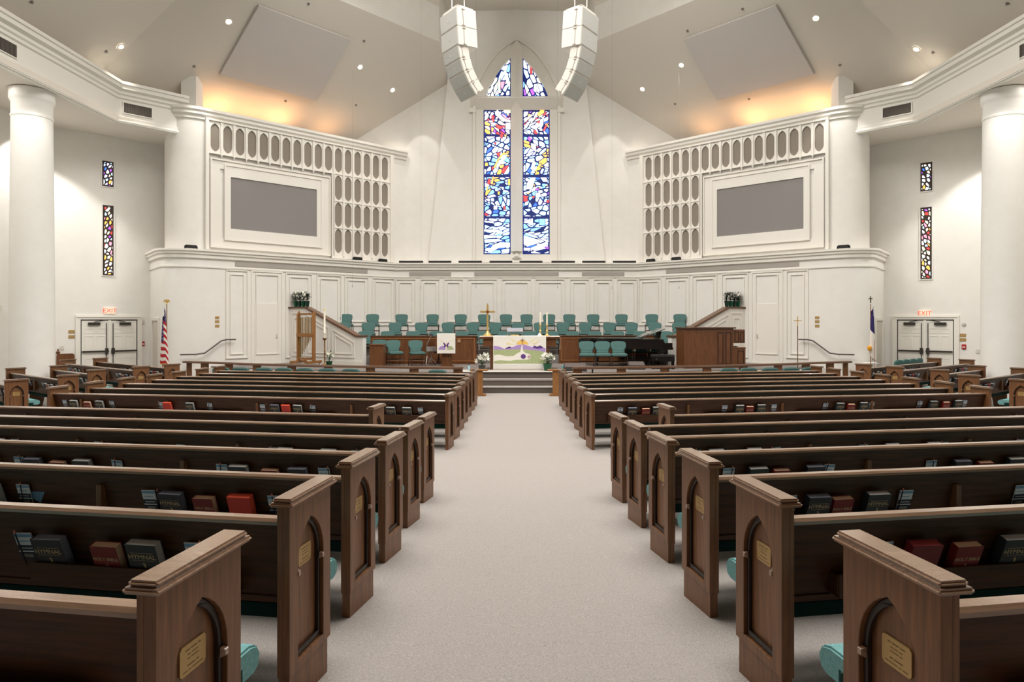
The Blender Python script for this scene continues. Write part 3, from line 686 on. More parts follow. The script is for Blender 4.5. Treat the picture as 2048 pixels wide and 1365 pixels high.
R_(6, [(1364, 'g'), (1442, 'g'), (1485, 'p'), (1628, 'p'), (1658, 'g'), (1722, 'g'), (1760, 'p'), (1912, 'c'), (1940, 'g'), (2014, 'g')], 1, lettering=False)
R_(7, [(1444, 'g'), (1500, 'g'), (1712, 'c'), (1790, 'g')], 1, lettering=False)
R_(8, [(1240, 'p'), (1263, 'h'), (1290, 'b'), (1312, 'g'), (1449, 'p'), (1477, 'g'), (1497, 'b'), (1520, 'g'), (1548, 'p'), (1651, 'p'), (1677, 'g'), (1699, 'b'), (1724, 'g'), (1743, 'p'), (1840, 'p'), (1863, 'g'), (1889, 'b'), (1913, 'g'), (1929, 'p')], 1)
for sg in (-1, 1):
    for n in range(5):
        L_ = (4.4, 3.5, 2.5, 5.0, 4.8)[n]; it = []; k = 0
        while .30 + 1.71 * k + 1.0 < L_ - .1:
            s0 = .30 + 1.71 * k
            it += [(s0 + .06, 'c'), (s0 + .24, rb.choice('ggh')), (s0 + .42, rb.choice('bbm')), (s0 + .6, rb.choice('ggh')), (s0 + .9, 'c')]; k += 1
        rackset((sg, 21 + n), it, 'behind %s side pew %s' % (SIDE[sg], ORD[n + 1]), bypx=False, lettering=False)
# ================================================================== CHAIRS
def chair_parts():
    P = {}
    b = MB(frame((0, 0, 0), (1, 0, 0), (0, 1, 0), Z))
    q = [(-.22, .2), (.22, .2), (.245, .1), (.25, -.1), (.245, -.22), (.2, -.25), (-.2, -.25), (-.245, -.22), (-.25, -.1), (-.245, .1)]
    b.prism(q, .395, .485); P['seat'] = b.mesh('seat', TEAL, bevel=.025, seg=3)
    b = MB(); b.prism([(-.22, -.22), (.22, -.22), (.22, .18), (-.22, .18)], .385, .405); P['pan'] = b.mesh('seat_pan', BLACKM, smooth=0)
    T = Matrix.Translation((0, .20, .47)) @ Matrix.Rotation(math.radians(-9), 4, 'X')
    h = [(.19, 0), (.19, .07), (.20, .12), (.235, .18), (.248, .24), (.246, .33), (.222, .375), (.13, .392), (0, .397)]
    out = h + [(-x, z) for x, z in reversed(h[:-1])]
    b = MB(T @ frame((0, 0, 0), (1, 0, 0), Z, (0, -1, 0))); b.prism(out, -.01, .055); P['back'] = b.mesh('backrest', TEAL, bevel=.02, seg=3)
    b = MB(T @ frame((0, 0, 0), (1, 0, 0), Z, (0, -1, 0))); b.box(-.165, .165, .105, .112, .052, .0585); P['fold'] = b.mesh('backrest_seam', mat('teal_seam', (66, 112, 108), .9), smooth=0)
    for s in (-1, 1):
        b = MB(); b.tube([(s * .225, -.17, .39), (s * .235, -.225, .36), (s * .237, -.24, .28), (s * .237, -.25, 0)], .011, 8); P['fl%d' % s] = b.mesh('front_leg', BRONZE)
        b = MB(); b.tube([(s * .215, .27, .72), (s * .215, .225, .5), (s * .225, .20, .36), (s * .235, .24, 0)], .011, 8); P['rl%d' % s] = b.mesh('rear_leg', BRONZE)
    b = MB(); b.tube([(-.236, -.24, .20), (.236, -.24, .20)], .007, 6); b.tube([(-.23, .215, .22), (.23, .215, .22)], .007, 6)
    for s in (-1, 1): b.tube([(s * .236, -.24, .20), (s * .23, .215, .22)], .007, 6)
    for y in (-.12, 0, .12): b.tube([(-.233, y, .21), (.233, y, .21)], .004, 5)
    P['rack'] = b.mesh('under_seat_rack', BRONZE)
    return P
CP = chair_parts()
def make_chair(x, y, z, rz, label, group):
    t = thing('chair', label, 'chair', (x, y, z), rz, group)
    link('seat', CP['seat'], t); link('seat_pan', CP['pan'], t); bk = link('backrest', CP['back'], t); link('backrest_seam', CP['fold'], bk)
    for s in (-1, 1): link('front_leg', CP['fl%d' % s], t); link('rear_leg', CP['rl%d' % s], t)
    link('under_seat_rack', CP['rack'], t); return t
rows = [([693, 746, 803.7, 865.4, 921, 968.5, 1012, 1053, 1098, 1139, 1187, 1243, 1303, 1359, 1413], 1.49, 26.0, 'back'),
        ([688, 737.6, 791, 843, 896, 946, 990.7, 1036, 1080, 1126, 1171, 1219, 1263, 1309, 1357], 1.16, 24.95, 'middle'),
        ([731, 775, 826, 872, 923, 967, 1010, 1059.5, 1104, 1146, 1190, 1235, 1280, 1331], .85, 23.85, 'front')]
def solve_row(px, base):
    Y = base
    for _ in range(6):
        x = EYE.x + (px - CX) / FPX * Y; Y = choir_y(x, base) if base > 24 else base - .1 - .12 * max(0.0, abs(x) - 3.6)
    return x, Y
for pxs, z, base, nm in rows:
    for i, px in enumerate(pxs):
        x, Y = solve_row(px, base); s = 1 if x > 0 else -1
        rz = -s * min(.42, .05 + .075 * max(0, abs(x) - 2.5)) + rb.uniform(-.03, .03)
        make_chair(x, Y, z, rz, 'teal choir chair in the %s choir row, %s from the chime end' % (nm, ORD[i + 1]), 'choir chairs, %s row' % nm)
for i, px in enumerate([1174, 1206, 1238]):
    p = at(px, 733, 20.78); make_chair(p.x, 20.78, STAGE, -.04, 'teal chair in the row of three before the piano, %s from the altar' % ORD[i + 1], 'three chairs before the grand piano')
for i, px in enumerate([1252, 1282, 1312]):
    Y = 22.9; p = at(px, 733, Y); make_chair(p.x, Y - .02, STAGE, math.pi, 'teal chair tucked under the piano keyboard side, %s from the altar' % ORD[i + 1], 'chairs half hidden behind the piano')
for px, Y, rz, lb in ((790, 22.05, .45, 'teal chair turned toward the altar beside the wooden box'), (834, 21.9, .38, 'teal chair turned toward the altar beside the drum stand'), (757, 22.38, .05, 'teal chair half hidden behind the wooden box')):
    p = at(px, 733, Y); make_chair(p.x, Y, STAGE, rz, lb, 'chairs on the chime side of the stage')
k = 0
for px in (880, 709, 662, 618, 576, 537, 491, 452):
    k += 1; Y = 16.5; p = at(px, 740, Y); Y = 15.8 + .155 * (-p.x - 1.07) + .78; p = at(px, 740, Y); make_chair(p.x, Y, 0, math.pi - AL, 'teal chair facing the chime-side rail, only top showing, %s from the aisle' % ORD[k], 'chairs facing the communion rail')
k = 0
for px in (1449, 1488, 1531, 1572, 1610):
    k += 1; Y = 17; p = at(px, 740, Y); Y = 15.8 + .155 * (p.x - 1.07) + .78; p = at(px, 740, Y); make_chair(p.x, Y, 0, math.pi + AL, 'teal chair facing the organ-side rail, only top showing, %s from the aisle' % ORD[k], 'chairs facing the communion rail')
for k in range(4):
    q = 3.5 + k * .51; x, y = 9.07 + .8 * q, 18.565 + .6 * q
    make_chair(x, y, 0, math.pi + math.atan2(.6, .8), 'teal chair before the front angled pew near the cross flag, %s from it' % ORD[k + 1], 'chairs before the front side pew')

# ================================================================== CHANCEL FURNITURE
ZS = STAGE + .002
# altar
a = thing('altar_table', 'dark wooden altar table carrying the cross and candles at the stage centre', 'altar', (.07, 20.55, ZS))
MB().box(-1.24, 1.24, -.38, .38, .97, 1.03).build('table_top', WALNUT, a, bevel=.008)
MB().box(-1.14, 1.14, -.32, .32, .72, .97).build('apron', WALNUT, a, bevel=.004)
for s in (-1, 1): MB().box(s * .86 - .06, s * .86 + .06, -.3, .3, 0, .72).build('leg', WALNUT, a, bevel=.004)
MB().box(-.84, .84, -.26, .26, .02, .70).build('panel', WALNUT, a)
c = MB().box(-1.26, 1.26, -.30, .30, 1.032, 1.04)
for s in (-1, 1): c.box(s * 1.262, s * 1.27, -.2, .2, .62, 1.04)
o = c.build('altar_cloth', CLOTH, bevel=.003); o.location = (.07, 20.55, ZS); tag(o, 'narrow white cloth lying along the altar with fringed hanging ends', 'cloth')
PURP = mat('cloth_purple', (176, 146, 206), .9); PURD = mat('cloth_dark_purple', (96, 62, 132), .9); GRN = mat('cloth_green', (182, 192, 148), .9, noise=(30, (162, 176, 124), 0, (1, 1, 1)))
SUN = mat('cloth_sun', (242, 200, 110), .9); RAYS = mat('cloth_ray', (240, 226, 170), .9); STON = mat('cloth_mauve', (196, 168, 172), .9); BRN = mat('cloth_brown', (120, 56, 44), .9); LGT = mat('cloth_grey', (222, 220, 214), .9)
fmats = [CLOTH, RAYS, SUN, BRN, PURD, PURP, GRN, LGT, STON]
A0 = frame(Vector((.07, 20.55, ZS)), Vector((1, 0, 0)), Z, Vector((0, -1, 0)))
b = MB(A0); b.box(-.82, .82, .015, 1.045, .386, .390, 0); b.prism([(-.82, 1.045), (.82, 1.045), (.82, 1.05), (-.82, 1.05)], -.3, .39, 0)
lay = [.391]
def lp(poly, m): lay[0] += .0006; b.prism(poly, .390, lay[0], m)
def gx(px): return (px - 828) / 690 * 1.62 - .81
def gz(py): return (1220 - py) / 445 * 1.03 + .018
G = lambda *pts: [(gx(x), gz(y)) for x, y in pts]
for ry in ([(1040, 795), (1130, 850), (1090, 850)], [(1000, 860), (1110, 885), (1000, 885)], [(1380, 795), (1300, 855), (1340, 850)], [(1440, 820), (1340, 880), (1380, 880)]): lp(G(*ry), 1)
lp(G(*[(1208 + 80 * math.cos(g), 885 - 55 * math.sin(g)) for g in [k * math.pi / 10 for k in range(11)]]), 2)
lp(G((985, 950), (985, 935), (1040, 912), (1080, 935), (1080, 950)), 4); lp(G((1335, 930), (1370, 900), (1400, 915), (1445, 898), (1485, 925), (1485, 950), (1335, 950)), 4)
lp(G((830, 902), (900, 912), (980, 948), (1050, 935), (1130, 900), (1208, 885), (1290, 905), (1400, 945), (1515, 930), (1515, 1000), (830, 1000)), 5)
lp(G((830, 955), (1000, 955), (1200, 950), (1380, 965), (1515, 985), (1515, 1140), (830, 1140)), 6)
lp(G((1200, 888), (1216, 900), (1212, 940), (1222, 975), (1250, 1000), (1290, 1010), (1320, 1030), (1320, 1075), (1270, 1090), (1150, 1090), (1050, 1105), (900, 1098), (832, 1112), (832, 1030), (900, 1020), (1000, 1045), (1090, 1040), (1140, 1005), (1180, 985), (1190, 940)), 0)
lp(G((1420, 1065), (1515, 1085), (1515, 1105), (1450, 1080)), 0)
lp(G(*[(1221 + 34 * math.cos(g), 1047 - 33 * math.sin(g)) for g in [k * math.pi / 8 for k in range(16)]]), 4)
lp(G(*[(1298 + 22 * math.cos(g), 1052 - 24 * math.sin(g)) for g in [k * math.pi / 8 for k in range(16)]]), 8)
lp(G((1206, 800), (1212, 800), (1212, 880), (1206, 880)), 3); lp(G((1183, 824), (1235, 824), (1235, 830), (1183, 830)), 3)
lp(G((832, 1152), (1515, 1152), (1515, 1205), (832, 1205)), 7)
o = b.build('altar_frontal', fmats, smooth=0); tag(o, 'white altar frontal with purple mountains, green hills, sunrise and cross', 'altar cloth')
# brass altar cross
p = at(975, 672, 20.55); c = thing('altar_cross', 'tall shiny brass cross on a stepped foot standing on the altar', 'cross', (p.x, 20.6, ZS + 1.042))
b = MB(); b.lathe([(.17, 0), (.17, .02), (.12, .03), (.11, .06), (.07, .075), (.05, .12), (.035, .14), (.03, .16)], n=20); b.build('foot', BRASS, c)
b = MB(frame((0, 0, 0), (1, 0, 0), Z, (0, -1, 0)))
b.prism([(-.03, .15), (.03, .15), (.03, .74), (.22, .74), (.25, .77), (.22, .80), (.03, .80), (.03, .98), (0, 1.05), (-.03, .98), (-.03, .80), (-.22, .80), (-.25, .77), (-.22, .74), (-.03, .74)], -.025, .025)
b.build('cross', BRASS, c, bevel=.008); MB(frame((0, 0, .77), (1, 0, 0), Z, (0, -1, 0))).prism([(0, -.06), (.06, 0), (0, .06), (-.06, 0)], .02, .035).build('medallion', mat('copper', (190, 120, 70), .35, .8), c)
for i, (px, lbl) in enumerate(((1081, 'white candle in a brass candlestick on the altar, nearer the bible stand'), (1094, 'white candle in a brass candlestick at the piano end of the altar'))):
    p = at(px, 672, 20.5); c = thing('candlestick', lbl, 'candlestick', (p.x, 20.5 + .15 * (1 - i), ZS + 1.042), 0, 'altar candlesticks')
    MB().lathe([(.1, 0), (.1, .015), (.05, .04), (.025, .07), (.02, .14), (.035, .16), (.035, .18), (.018, .2), (.018, .33), (.045, .36), (.045, .375), (.02, .38)], n=16).build('stick', BRASS, c)
    MB().lathe([(.026, .38), (.026, .74), (.004, .75)], n=14).build('candle', mat('wax', (246, 240, 222), .6), c)
    MB().tube([(0, 0, .745), (0, 0, .765)], .003, 5).build('wick', BLACKM, c)
p = at(1030, 672, 20.5); c = thing('missal_stand', 'silver open-sided book stand with sloping top in the middle of the altar', 'stand', (p.x, 20.5, ZS + 1.042))
b = MB(); b.box(-.24, -.21, -.13, .15, 0, .15); b.box(.21, .24, -.13, .15, 0, .15); b.build('sides', SILV, c, bevel=.004)
MB(frame((0, 0, 0), (0, 1, 0), Z, (1, 0, 0))).prism([(-.15, .13), (.16, .24), (.16, .26), (-.15, .15)], -.25, .25).build('sloped_top', SILV, c, bevel=.004)
o = MB().box(-.13, .13, -.1, .1, 0, .05).build('bible', [mat('gilt', (226, 200, 140), .6)], bevel=.006); o.location = (p.x, 20.5, ZS + 1.043); tag(o, 'gilt edged closed bible lying inside the silver altar stand', 'book')
# white napkin on the altar
b = MB(); b.lathe([(.07, 0), (.06, .04), (.03, .08), (.01, .11)], n=9); o = b.build('napkin', CLOTH); p = at(1079, 672, 20.35); o.location = (p.x, 20.36, ZS + 1.042); tag(o, 'small folded white napkin standing on the altar by the candles', 'napkin')
# lilies
def lily(x, y, z, hgt, spread, pot, potm, label, group, flowers, leaf, seed, potr=.11):
    r = random.Random(seed); t = thing('potted_lily', label, 'plant', (x, y, z), 0, group)
    MB().lathe([(potr * .7, 0), (potr, pot * .9), (potr * 1.12, pot), (potr * .95, pot), (potr * .9, pot - .02)], n=14).build('pot', potm, t)
    b = MB(); tips = []
    for k in range(7):
        g = r.uniform(0, 6.28); e = spread * r.uniform(.2, .9); h = hgt * r.uniform(.75, 1)
        pts = [(0, 0, pot - .02), (e * .3 * math.cos(g), e * .3 * math.sin(g), pot + (h - pot) * .55), (e * math.cos(g), e * math.sin(g), h)]
        b.tube(pts, .006, 5); tips.append(pts[-1])
    b.build('stem', leaf, t)
    b = MB()
    for k in range(58 if potr > .09 else 150):
        g = r.uniform(0, 6.28); zz = r.uniform(pot, hgt * .95); e = spread * r.uniform(.05, .55 if potr > .09 else .8); l = r.uniform(.10, .2) if potr > .09 else r.uniform(.07, .14); up = r.uniform(.1, .9)
        o_ = Vector((e * math.cos(g), e * math.sin(g), zz)); dr = Vector((math.cos(g), math.sin(g), up)).normalized(); sd = Vector((-math.sin(g), math.cos(g), 0)) * (.017 if potr > .09 else .02)
        m1 = o_ + dr * l * .5; m2 = o_ + dr * l - Z * l * .25
        b.add([o_ - sd * .3, o_ + sd * .3, m1 + sd, m1 - sd, m2], [(0, 1, 2, 3), (3, 2, 4)])
    b.build('leaves', leaf, t, smooth=0)
    for k in range(flowers):
        q = Vector(tips[k % 7]) + Vector((r.uniform(-.05, .05), r.uniform(-.05, .05), r.uniform(-.07, .03)))
        g = r.uniform(0, 6.28); dr = Vector((math.cos(g), math.sin(g) - .5, r.uniform(-.1, .6))).normalized()
        u = dr.orthogonal().normalized(); w_ = dr.cross(u); f = MB(); ps = [q]
        for j in range(6):
            n_ = u * math.cos(j * 1.047) + w_ * math.sin(j * 1.047); s_ = dr.cross(n_)
            f.add([q, q + dr * .07 + n_ * .04 + s_ * .024, q + dr * .085 + n_ * .088, q + dr * .07 + n_ * .04 - s_ * .024], [(0, 1, 2, 3)])
        f.build('flower', PETAL, t, smooth=0)
lily(-1.09, 19.92, ZS, .48, .15, .16, mat('dark_pot', (66, 66, 64), .6), 'white flowering lily in a dark pot beside the altar, lectern end', 'lilies beside the altar', 13, PLANT, 1)
p = at(1095, 738, 19.9); lily(p.x, 19.92, ZS, .5, .15, .22, FOIL, 'white flowering lily in green foil beside the altar, piano end', 'lilies beside the altar', 13, PLANT, 2, .14)
p = at(660, 728, 22.0); lily(p.x, 21.9, ZS, .5, .2, .16, FOIL, 'leafy white lily on the stage by the tall candle stand', 'stage lilies', 6, PLANT, 3)
# ---- stair walls with sloped wooden caps
SWA, SWB = Vector((-5.25, 22.1, 0)), Vector((-8.3, 23.66, 0)); sd_ = (SWB - SWA).normalized(); SL = (SWB - SWA).length; sn = Vector((sd_.y, -sd_.x, 0))
if sn.y > 0: sn = -sn
for s in (-1, 1):
    m = I4 if s < 0 else MIRX; MS = m @ frame(SWA, sd_, Z, sn)
    prof = [(0, STAGE), (SL, STAGE), (SL, 2.54), (2.62, 2.54), (.28, 1.54), (0, 1.54)]
    struct(MB(MS).prism(prof, -.18, 0).build('wall_stair_' + SIDE[s], WALL, smooth=0))
    b = MB(MS); b.prism([(-.03, 1.54), (.29, 1.54), (2.63, 2.54), (SL, 2.54), (SL, 2.60), (2.60, 2.60), (.26, 1.60), (-.03, 1.60)], -.25, .05)
    struct(b.build('trim_stair_cap_' + SIDE[s], WOODC, bevel=.008, smooth=0))
    b = MB(MS)
    b.frame_rect(2.72, SL - .15, STAGE + .25, 2.38, .03, 0, .025); b.frame_rect(2.84, SL - .28, STAGE + .4, 2.2, .03, 0, .025)
    for a0, a1 in ((.35, 1.35), (1.5, 2.6)):
        f = lambda x, dd: 1.54 + (x - .28) * .4274 - dd
        for dd, ww in ((.2, .03), (.33, .03)):
            e = .0 if dd < .3 else .12
            q = [(a0 + e, STAGE + .25 + e), (a1 - e, STAGE + .25 + e), (a1 - e, f(a1 - e, dd)), (a0 + e, f(a0 + e, dd))]
            c_ = [(sum(p_[0] for p_ in q) / 4), (sum(p_[1] for p_ in q) / 4)]
            qi = [(p_[0] + (.03 if p_[0] < c_[0] else -.03), p_[1] + (.03 if p_[1] < c_[1] else -.04)) for p_ in q]
            b.plate(q, [qi], 0, .025)
    b.box(0, SL, STAGE, STAGE + .14, 0, .02)
    struct(b.build('trim_stair_panels_' + SIDE[s], TRIM, smooth=0))
    for k in range(4):
        q = SWA + sd_ * (2.62 + .185 * k) - sn * .09; q = m @ Vector((q.x, q.y, 2.602))
        lily(q.x, q.y, 2.602, .50 + .05 * (k % 2), .11, .21, FOIL if k % 2 else mat('dark_foil', (26, 60, 50), .4, .2), 'dark leafy lily on the %s stair wall, %s from the sloping rail' % ('chime-side' if s < 0 else 'organ-side', ORD[k + 1]), 'lilies on the stair walls', 3 if s < 0 else 1, PLANTD, 20 + k + s, .085)
# ---- choir modesty panels
for s in (-1, 1):
    x0, x1 = (-5.12, -1.42) if s < 0 else (1.5, 5.12)
    t = thing('modesty_panel', 'long walnut choir screen behind the %s' % ('lectern' if s < 0 else 'grand piano'), 'screen', ((x0 + x1) / 2, 22.75 if s < 0 else 23.19, ZS)); hw = (x1 - x0) / 2
    MB().box(-hw, hw, -.03, .03, .06, .96).build('board', WALNUT, t, bevel=.004); MB().box(-hw - .02, hw + .02, -.05, .05, .96, 1.0).build('cap_rail', WOODC, t, bevel=.008)
    MB().box(-hw, hw, -.04, .04, 0, .06).build('plinth', WALNUT, t); MB(frame((0, -.03, 0), (1, 0, 0), Z, (0, -1, 0))).frame_rect(-hw + .06, hw - .06, .1, .92, .03, 0, .015).build('panel_moulding', mat('walnut_light', (150, 98, 56), .4), t, smooth=0)
o = MB().box(-.055, .055, -.01, .01, -.06, .06).build('hymn_plaque', mat('plaque_tan', (168, 128, 92), .5)); p = at(918, 682, 22.7); o.location = (p.x, 22.708, p.z); tag(o, 'small tan plaque on the choir screen beside the lectern', 'plaque')
# ---- lectern
p = at(894, 733, 21.5); t = thing('lectern', 'wooden lectern draped with a white butterfly banner', 'lectern', (p.x, 21.5, ZS))
MB().box(-.16, .16, -.14, .14, .04, .92).build('column', WALNUT, t, bevel=.01); MB().box(-.22, .22, -.2, .2, 0, .05).build('base', WALNUT, t, bevel=.01)
LT = frame((0, 0, 0), (0, 1, 0), Z, (1, 0, 0))
MB(LT).prism([(-.25, .92), (.22, .92), (.22, 1.04), (-.25, 1.10)][::1], -.29, .29).build('reading_desk', WALNUT, t, bevel=.006)
b = MB(LT); b.prism([(.1, 1.07), (-.258, 1.114), (-.268, 1.108), (-.268, .46), (-.262, .46), (-.262, 1.106), (.1, 1.063)], -.3, .3)
o = b.build('lectern_banner', [CLOTH]); o.location = t.location; tag(o, 'white lectern banner with purple butterfly over purple and green hills', 'banner')
b = MB(frame((0, -.269, .46), (1, 0, 0), Z, (0, -1, 0)))
def bf(poly, m, c): b.prism(poly, 0, c, m)
bf([(-.25, .14), (-.2, .22), (-.1, .25), (0, .16), (0, .12), (-.25, .12)], 0, .001); bf([(.25, .14), (.2, .22), (.12, .25), (0, .16), (0, .12), (.25, .12)], 2, .001)
bf([(-.04, .12), (.0, .2), (.04, .12)], 4, .0014)
for s in (-1, 1): bf([(0, .27), (s * .07, .36), (s * .1, .33), (s * .06, .26), (s * .09, .21), (s * .05, .19), (0, .23)], 1, .002)
bf([(-.006, .19), (.006, .19), (.006, .38), (-.006, .38)], 3, .0026); bf([(-.24, .47), (-.235, .475), (-.06, .36), (-.065, .355)], 3, .001); bf([(.24, .47), (.235, .475), (.06, .36), (.065, .355)], 3, .001)
k_ = b.build('embroidery', [PURP, PURD, GRN, SUN, CLOTH], o, smooth=0)
# ---- wooden box, drum, cymbal, throne
p = at(756, 733, 21.6); t = thing('wooden_box', 'plain upright walnut box stand beside the teal chairs', 'box', (p.x, 21.55, ZS))
MB().box(-.23, .23, -.2, .2, 0, .72).build('case', WALNUT, t, bevel=.005); MB().box(-.25, .25, -.22, .22, .72, .75).build('top', WALNUT, t, bevel=.006)
p = at(862, 733, 21.9); t = thing('snare_drum', 'chrome snare drum on a tripod stand behind the lectern banner', 'drum', (p.x, 21.95, ZS))
MB().lathe([(.18, .5), (.18, .64), (.165, .645)], n=22).build('shell', SILV, t); b = MB()
for k in range(3):
    g = k * 2.094; b.tube([(0, 0, .28), (.22 * math.cos(g), .22 * math.sin(g), .01)], .009, 6); b.tube([(0, 0, .4), (.16 * math.cos(g), .16 * math.sin(g), .5)], .008, 6)
b.tube([(0, 0, .1), (0, 0, .45)], .011, 6); b.build('stand', SILV, t)
p = at(857, 733, 22.2); t = thing('cymbal_stand', 'cymbal stand with dark cymbal and black felt pad behind the drum', 'cymbal', (p.x - .06, 22.3, ZS)); b = MB()
for k in range(3):
    g = k * 2.094 + .5; b.tube([(0, 0, .3), (.25 * math.cos(g), .25 * math.sin(g), .01)], .009, 6)
b.tube([(0, 0, .1), (0, 0, .75), (.14, 0, 1.0)], .011, 6); b.build('stand', SILV, t); MB(Matrix.Translation((.14, 0, 1.02)) @ Matrix.Rotation(.3, 4, 'Y')).lathe([(.2, 0), (.05, .02), (.04, .05), (.01, .06)], n=20).build('cymbal', BLACKM, t)
p = at(874, 733, 21.8); t = thing('drum_throne', 'black round drum stool on a tripod beside the lectern foot', 'stool', (p.x, 22.3, ZS))
MB().lathe([(.17, .42), (.18, .44), (.18, .49), (.16, .51)], n=20).build('seat', BLACKM, t); b = MB(); b.tube([(0, 0, .05), (0, 0, .42)], .02, 8)
for k in range(3):
    g = k * 2.094; b.tube([(0, 0, .25), (.2 * math.cos(g), .2 * math.sin(g), .01)], .01, 6)
b.build('tripod', BLACKM, t)
p = at(938, 735, 20.0); t = thing('spray_bottle', 'pale blue spray bottle standing at the end of the communion rail', 'bottle', (p.x, 20.0, ZS)); MB().lathe([(.035, 0), (.035, .13), (.015, .16), (.015, .18)], n=12).build('bottle_body', mat('pale_blue', (170, 210, 226), .3), t); MB().box(-.02, .02, -.05, .02, .18, .21).build('nozzle', BLACKM, t)
# ---- tubular chimes
p = at(615, 731, 22.2); t = thing('tubular_chimes', 'tall light oak frame of brass tubular chimes on castors', 'chimes', (p.x, 22.05, ZS), -.38)
TM_ = t
for s in (-1, 1):
    MB(frame((0, 0, 0), (0, 1, 0), Z, (1, 0, 0))).prism([(-.07, .17), (.07, .17), (.07, 1.78), (.02, 1.86), (-.07, 1.72)], s * .32 - .03, s * .32 + .03).build('upright', OAKL, t, bevel=.006)
    MB().box(s * .32 - .05, s * .32 + .05, -.38, .38, .09, .17).build('foot', OAKL, t, bevel=.008); b = MB()
    for y in (-.33, .33): b.lathe([(.035, 0), (.04, .03), (.035, .07), (.02, .09)], (s * .32, y, 0), 12)
    b.build('castor', mat('castor_white', (222, 216, 204), .5), t)
MB().box(-.34, .34, -.09, -.05, .98, 1.1).build('cross_rail', OAKL, t, bevel=.005); MB().box(-.30, .30, -.04, .04, 1.72, 1.78).build('top_rail', OAKL, t, bevel=.005); MB().box(-.3, .3, -.03, .03, .2, .27).build('bottom_rail', OAKL, t)
for k in range(18):
    x = -.27 + k * .54 / 17; row = (k % 2) * .05 - .02; l = 1.40 - k * .047
    MB().tube([(x, row, 1.64 - l), (x, row, 1.64)], .014, 8).build('chime_tube', mat('chime_brass', (176, 148, 92), .35, .7), t)
b = MB()
for k in range(18):
    x = -.27 + k * .54 / 17; row = (k % 2) * .05 - .02; b.tube([(x, row, 1.64), (x, row, 1.72)], .003, 4)
b.build('hanging_cord', CLOTH, t)
# ---- paschal candle
p = at(650, 728, 21.7); t = thing('paschal_candle_stand', 'tall white candle in a slim brass floor stand by the chimes', 'candle', (p.x, 21.65, ZS))
MB().lathe([(.17, 0), (.17, .02), (.06, .05), (.025, .1), (.02, .5), (.03, .52), (.02, .54), (.02, .86), (.07, .92), (.075, .94), (.05, .95)], n=18).build('floor_stand', mat('antique_brass', (140, 104, 62), .35, .7), t)
MB().lathe([(.034, .95), (.034, 1.1), (.04, 1.11), (.04, 1.13), (.032, 1.14), (.03, 1.86)], n=14).build('candle', mat('wax', (246, 240, 222), .6), t); MB().lathe([(.02, 1.86), (.03, 1.88), (.02, 1.92), (.006, 1.94)], n=10).build('follower', BRASS, t)
# ---- organ console
p = at(1420, 735, 21.6); t = thing('organ_console', 'large walnut organ console on the piano side of the stage', 'organ', (6.43, 21.05, ZS), .16)
H = 1.27; MB().box(-1.14, .55, -.12, .5, .06, H).build('case', WALNUT, t, bevel=.006)
MB().box(-1.18, .62, -.18, .54, H, H + .045).build('lid', mat('walnut_dark', (84, 52, 34), .35), t, bevel=.01); MB().box(-1.1, .98, -.08, .48, 0, .06).build('plinth', WALNUT, t)
MB().box(.55, .98, -.1, .5, .06, .62).build('key_cheek', WALNUT, t, bevel=.006); MB().box(.55, .96, -.1, .4, .80, H - .03).build('stop_jamb', WALNUT, t, bevel=.006); MB().box(.50, .99, -.11, .3, .62, .66).build('key_desk', WALNUT, t, bevel=.006)
MB().box(.72, .97, -.08, .2, .665, .70).build('keyboard', mat('ivory', (236, 226, 208), .4), t); MB().box(.6, .7, .2, .45, .66, .82).build('jamb_post', WALNUT, t)
OF = frame((0, -.12, 0), (1, 0, 0), Z, (0, -1, 0)); dkp = mat('walnut_shadow_line', (62, 37, 23), .4)
for a0, a1, z0, z1 in ((.0, .2, .12, 1.16), (.27, .47, .12, 1.16)): MB(OF).frame_rect(a0, a1, z0, z1, .03, 0, .015).build('panel_moulding', dkp, t, smooth=0)
for a0, a1, z0, z1 in ((.6, .75, .84, 1.18), (.79, .93, .84, 1.18), (.7, .92, .12, .56)): MB(frame((0, -.10, 0), (1, 0, 0), Z, (0, -1, 0))).frame_rect(a0, a1, z0, z1, .025, 0, .012).build('panel_moulding', dkp, t, smooth=0)
# ---- grand piano (keyboard toward the organ)
p = at(1322, 733, 22.3); t = thing('grand_piano', 'black grand piano with propped front lid, keyboard toward the organ', 'piano', (p.x - .02, 21.85, ZS), math.radians(-2))
out = [(0, -.75), (0, .75), (-.5, .75), (-1.0, .72), (-1.5, .55), (-1.9, .3), (-2.15, -.05), (-2.22, -.4), (-2.1, -.65), (-1.85, -.75)]
out = [(x * 1.22, -y * .92) for x, y in out]
b = MB(); b.prism([(x - .12, y) for x, y in out], .60, .92); b.build('case', BLACK, t, bevel=.01)
lid = [(-.80, .76), (-1.12, .73), (-1.62, .56), (-2.02, .31), (-2.28, -.04), (-2.35, -.4)]
lid = [(x, -y) for x, y in lid] + [(-2.22, .66), (-1.97, .77), (-.80, .77)]
lid = [((x + .8) * 1.27 - .8, y * .92) for x, y in lid]
MB().prism(lid, .93, .95).build('rear_lid', mat('lacquer_top_sheen', (64, 62, 62), .12, coat=.8), t, bevel=.004)  # black lid greyed, its reflection put into the colour
MB(Matrix.Translation((-.80, 0, .955)) @ Matrix.Rotation(math.radians(-22), 4, 'Y')).box(-.05, .78, -.70, .70, 0, .022).build('front_lid', mat('lacquer_top_sheen', (64, 62, 62), .12, coat=.8), t, bevel=.004)
MB(Matrix.Translation((-.82, 0, .975)) @ Matrix.Rotation(math.radians(-22), 4, 'Y')).box(-.02, .34, -.70, .3, .02, .035).build('folded_flap', BLACK, t, bevel=.003)
MB().tube([(-.2, .62, .92), (-.22, .62, 1.17)], .012, 6).build('prop_stick', BLACK, t)
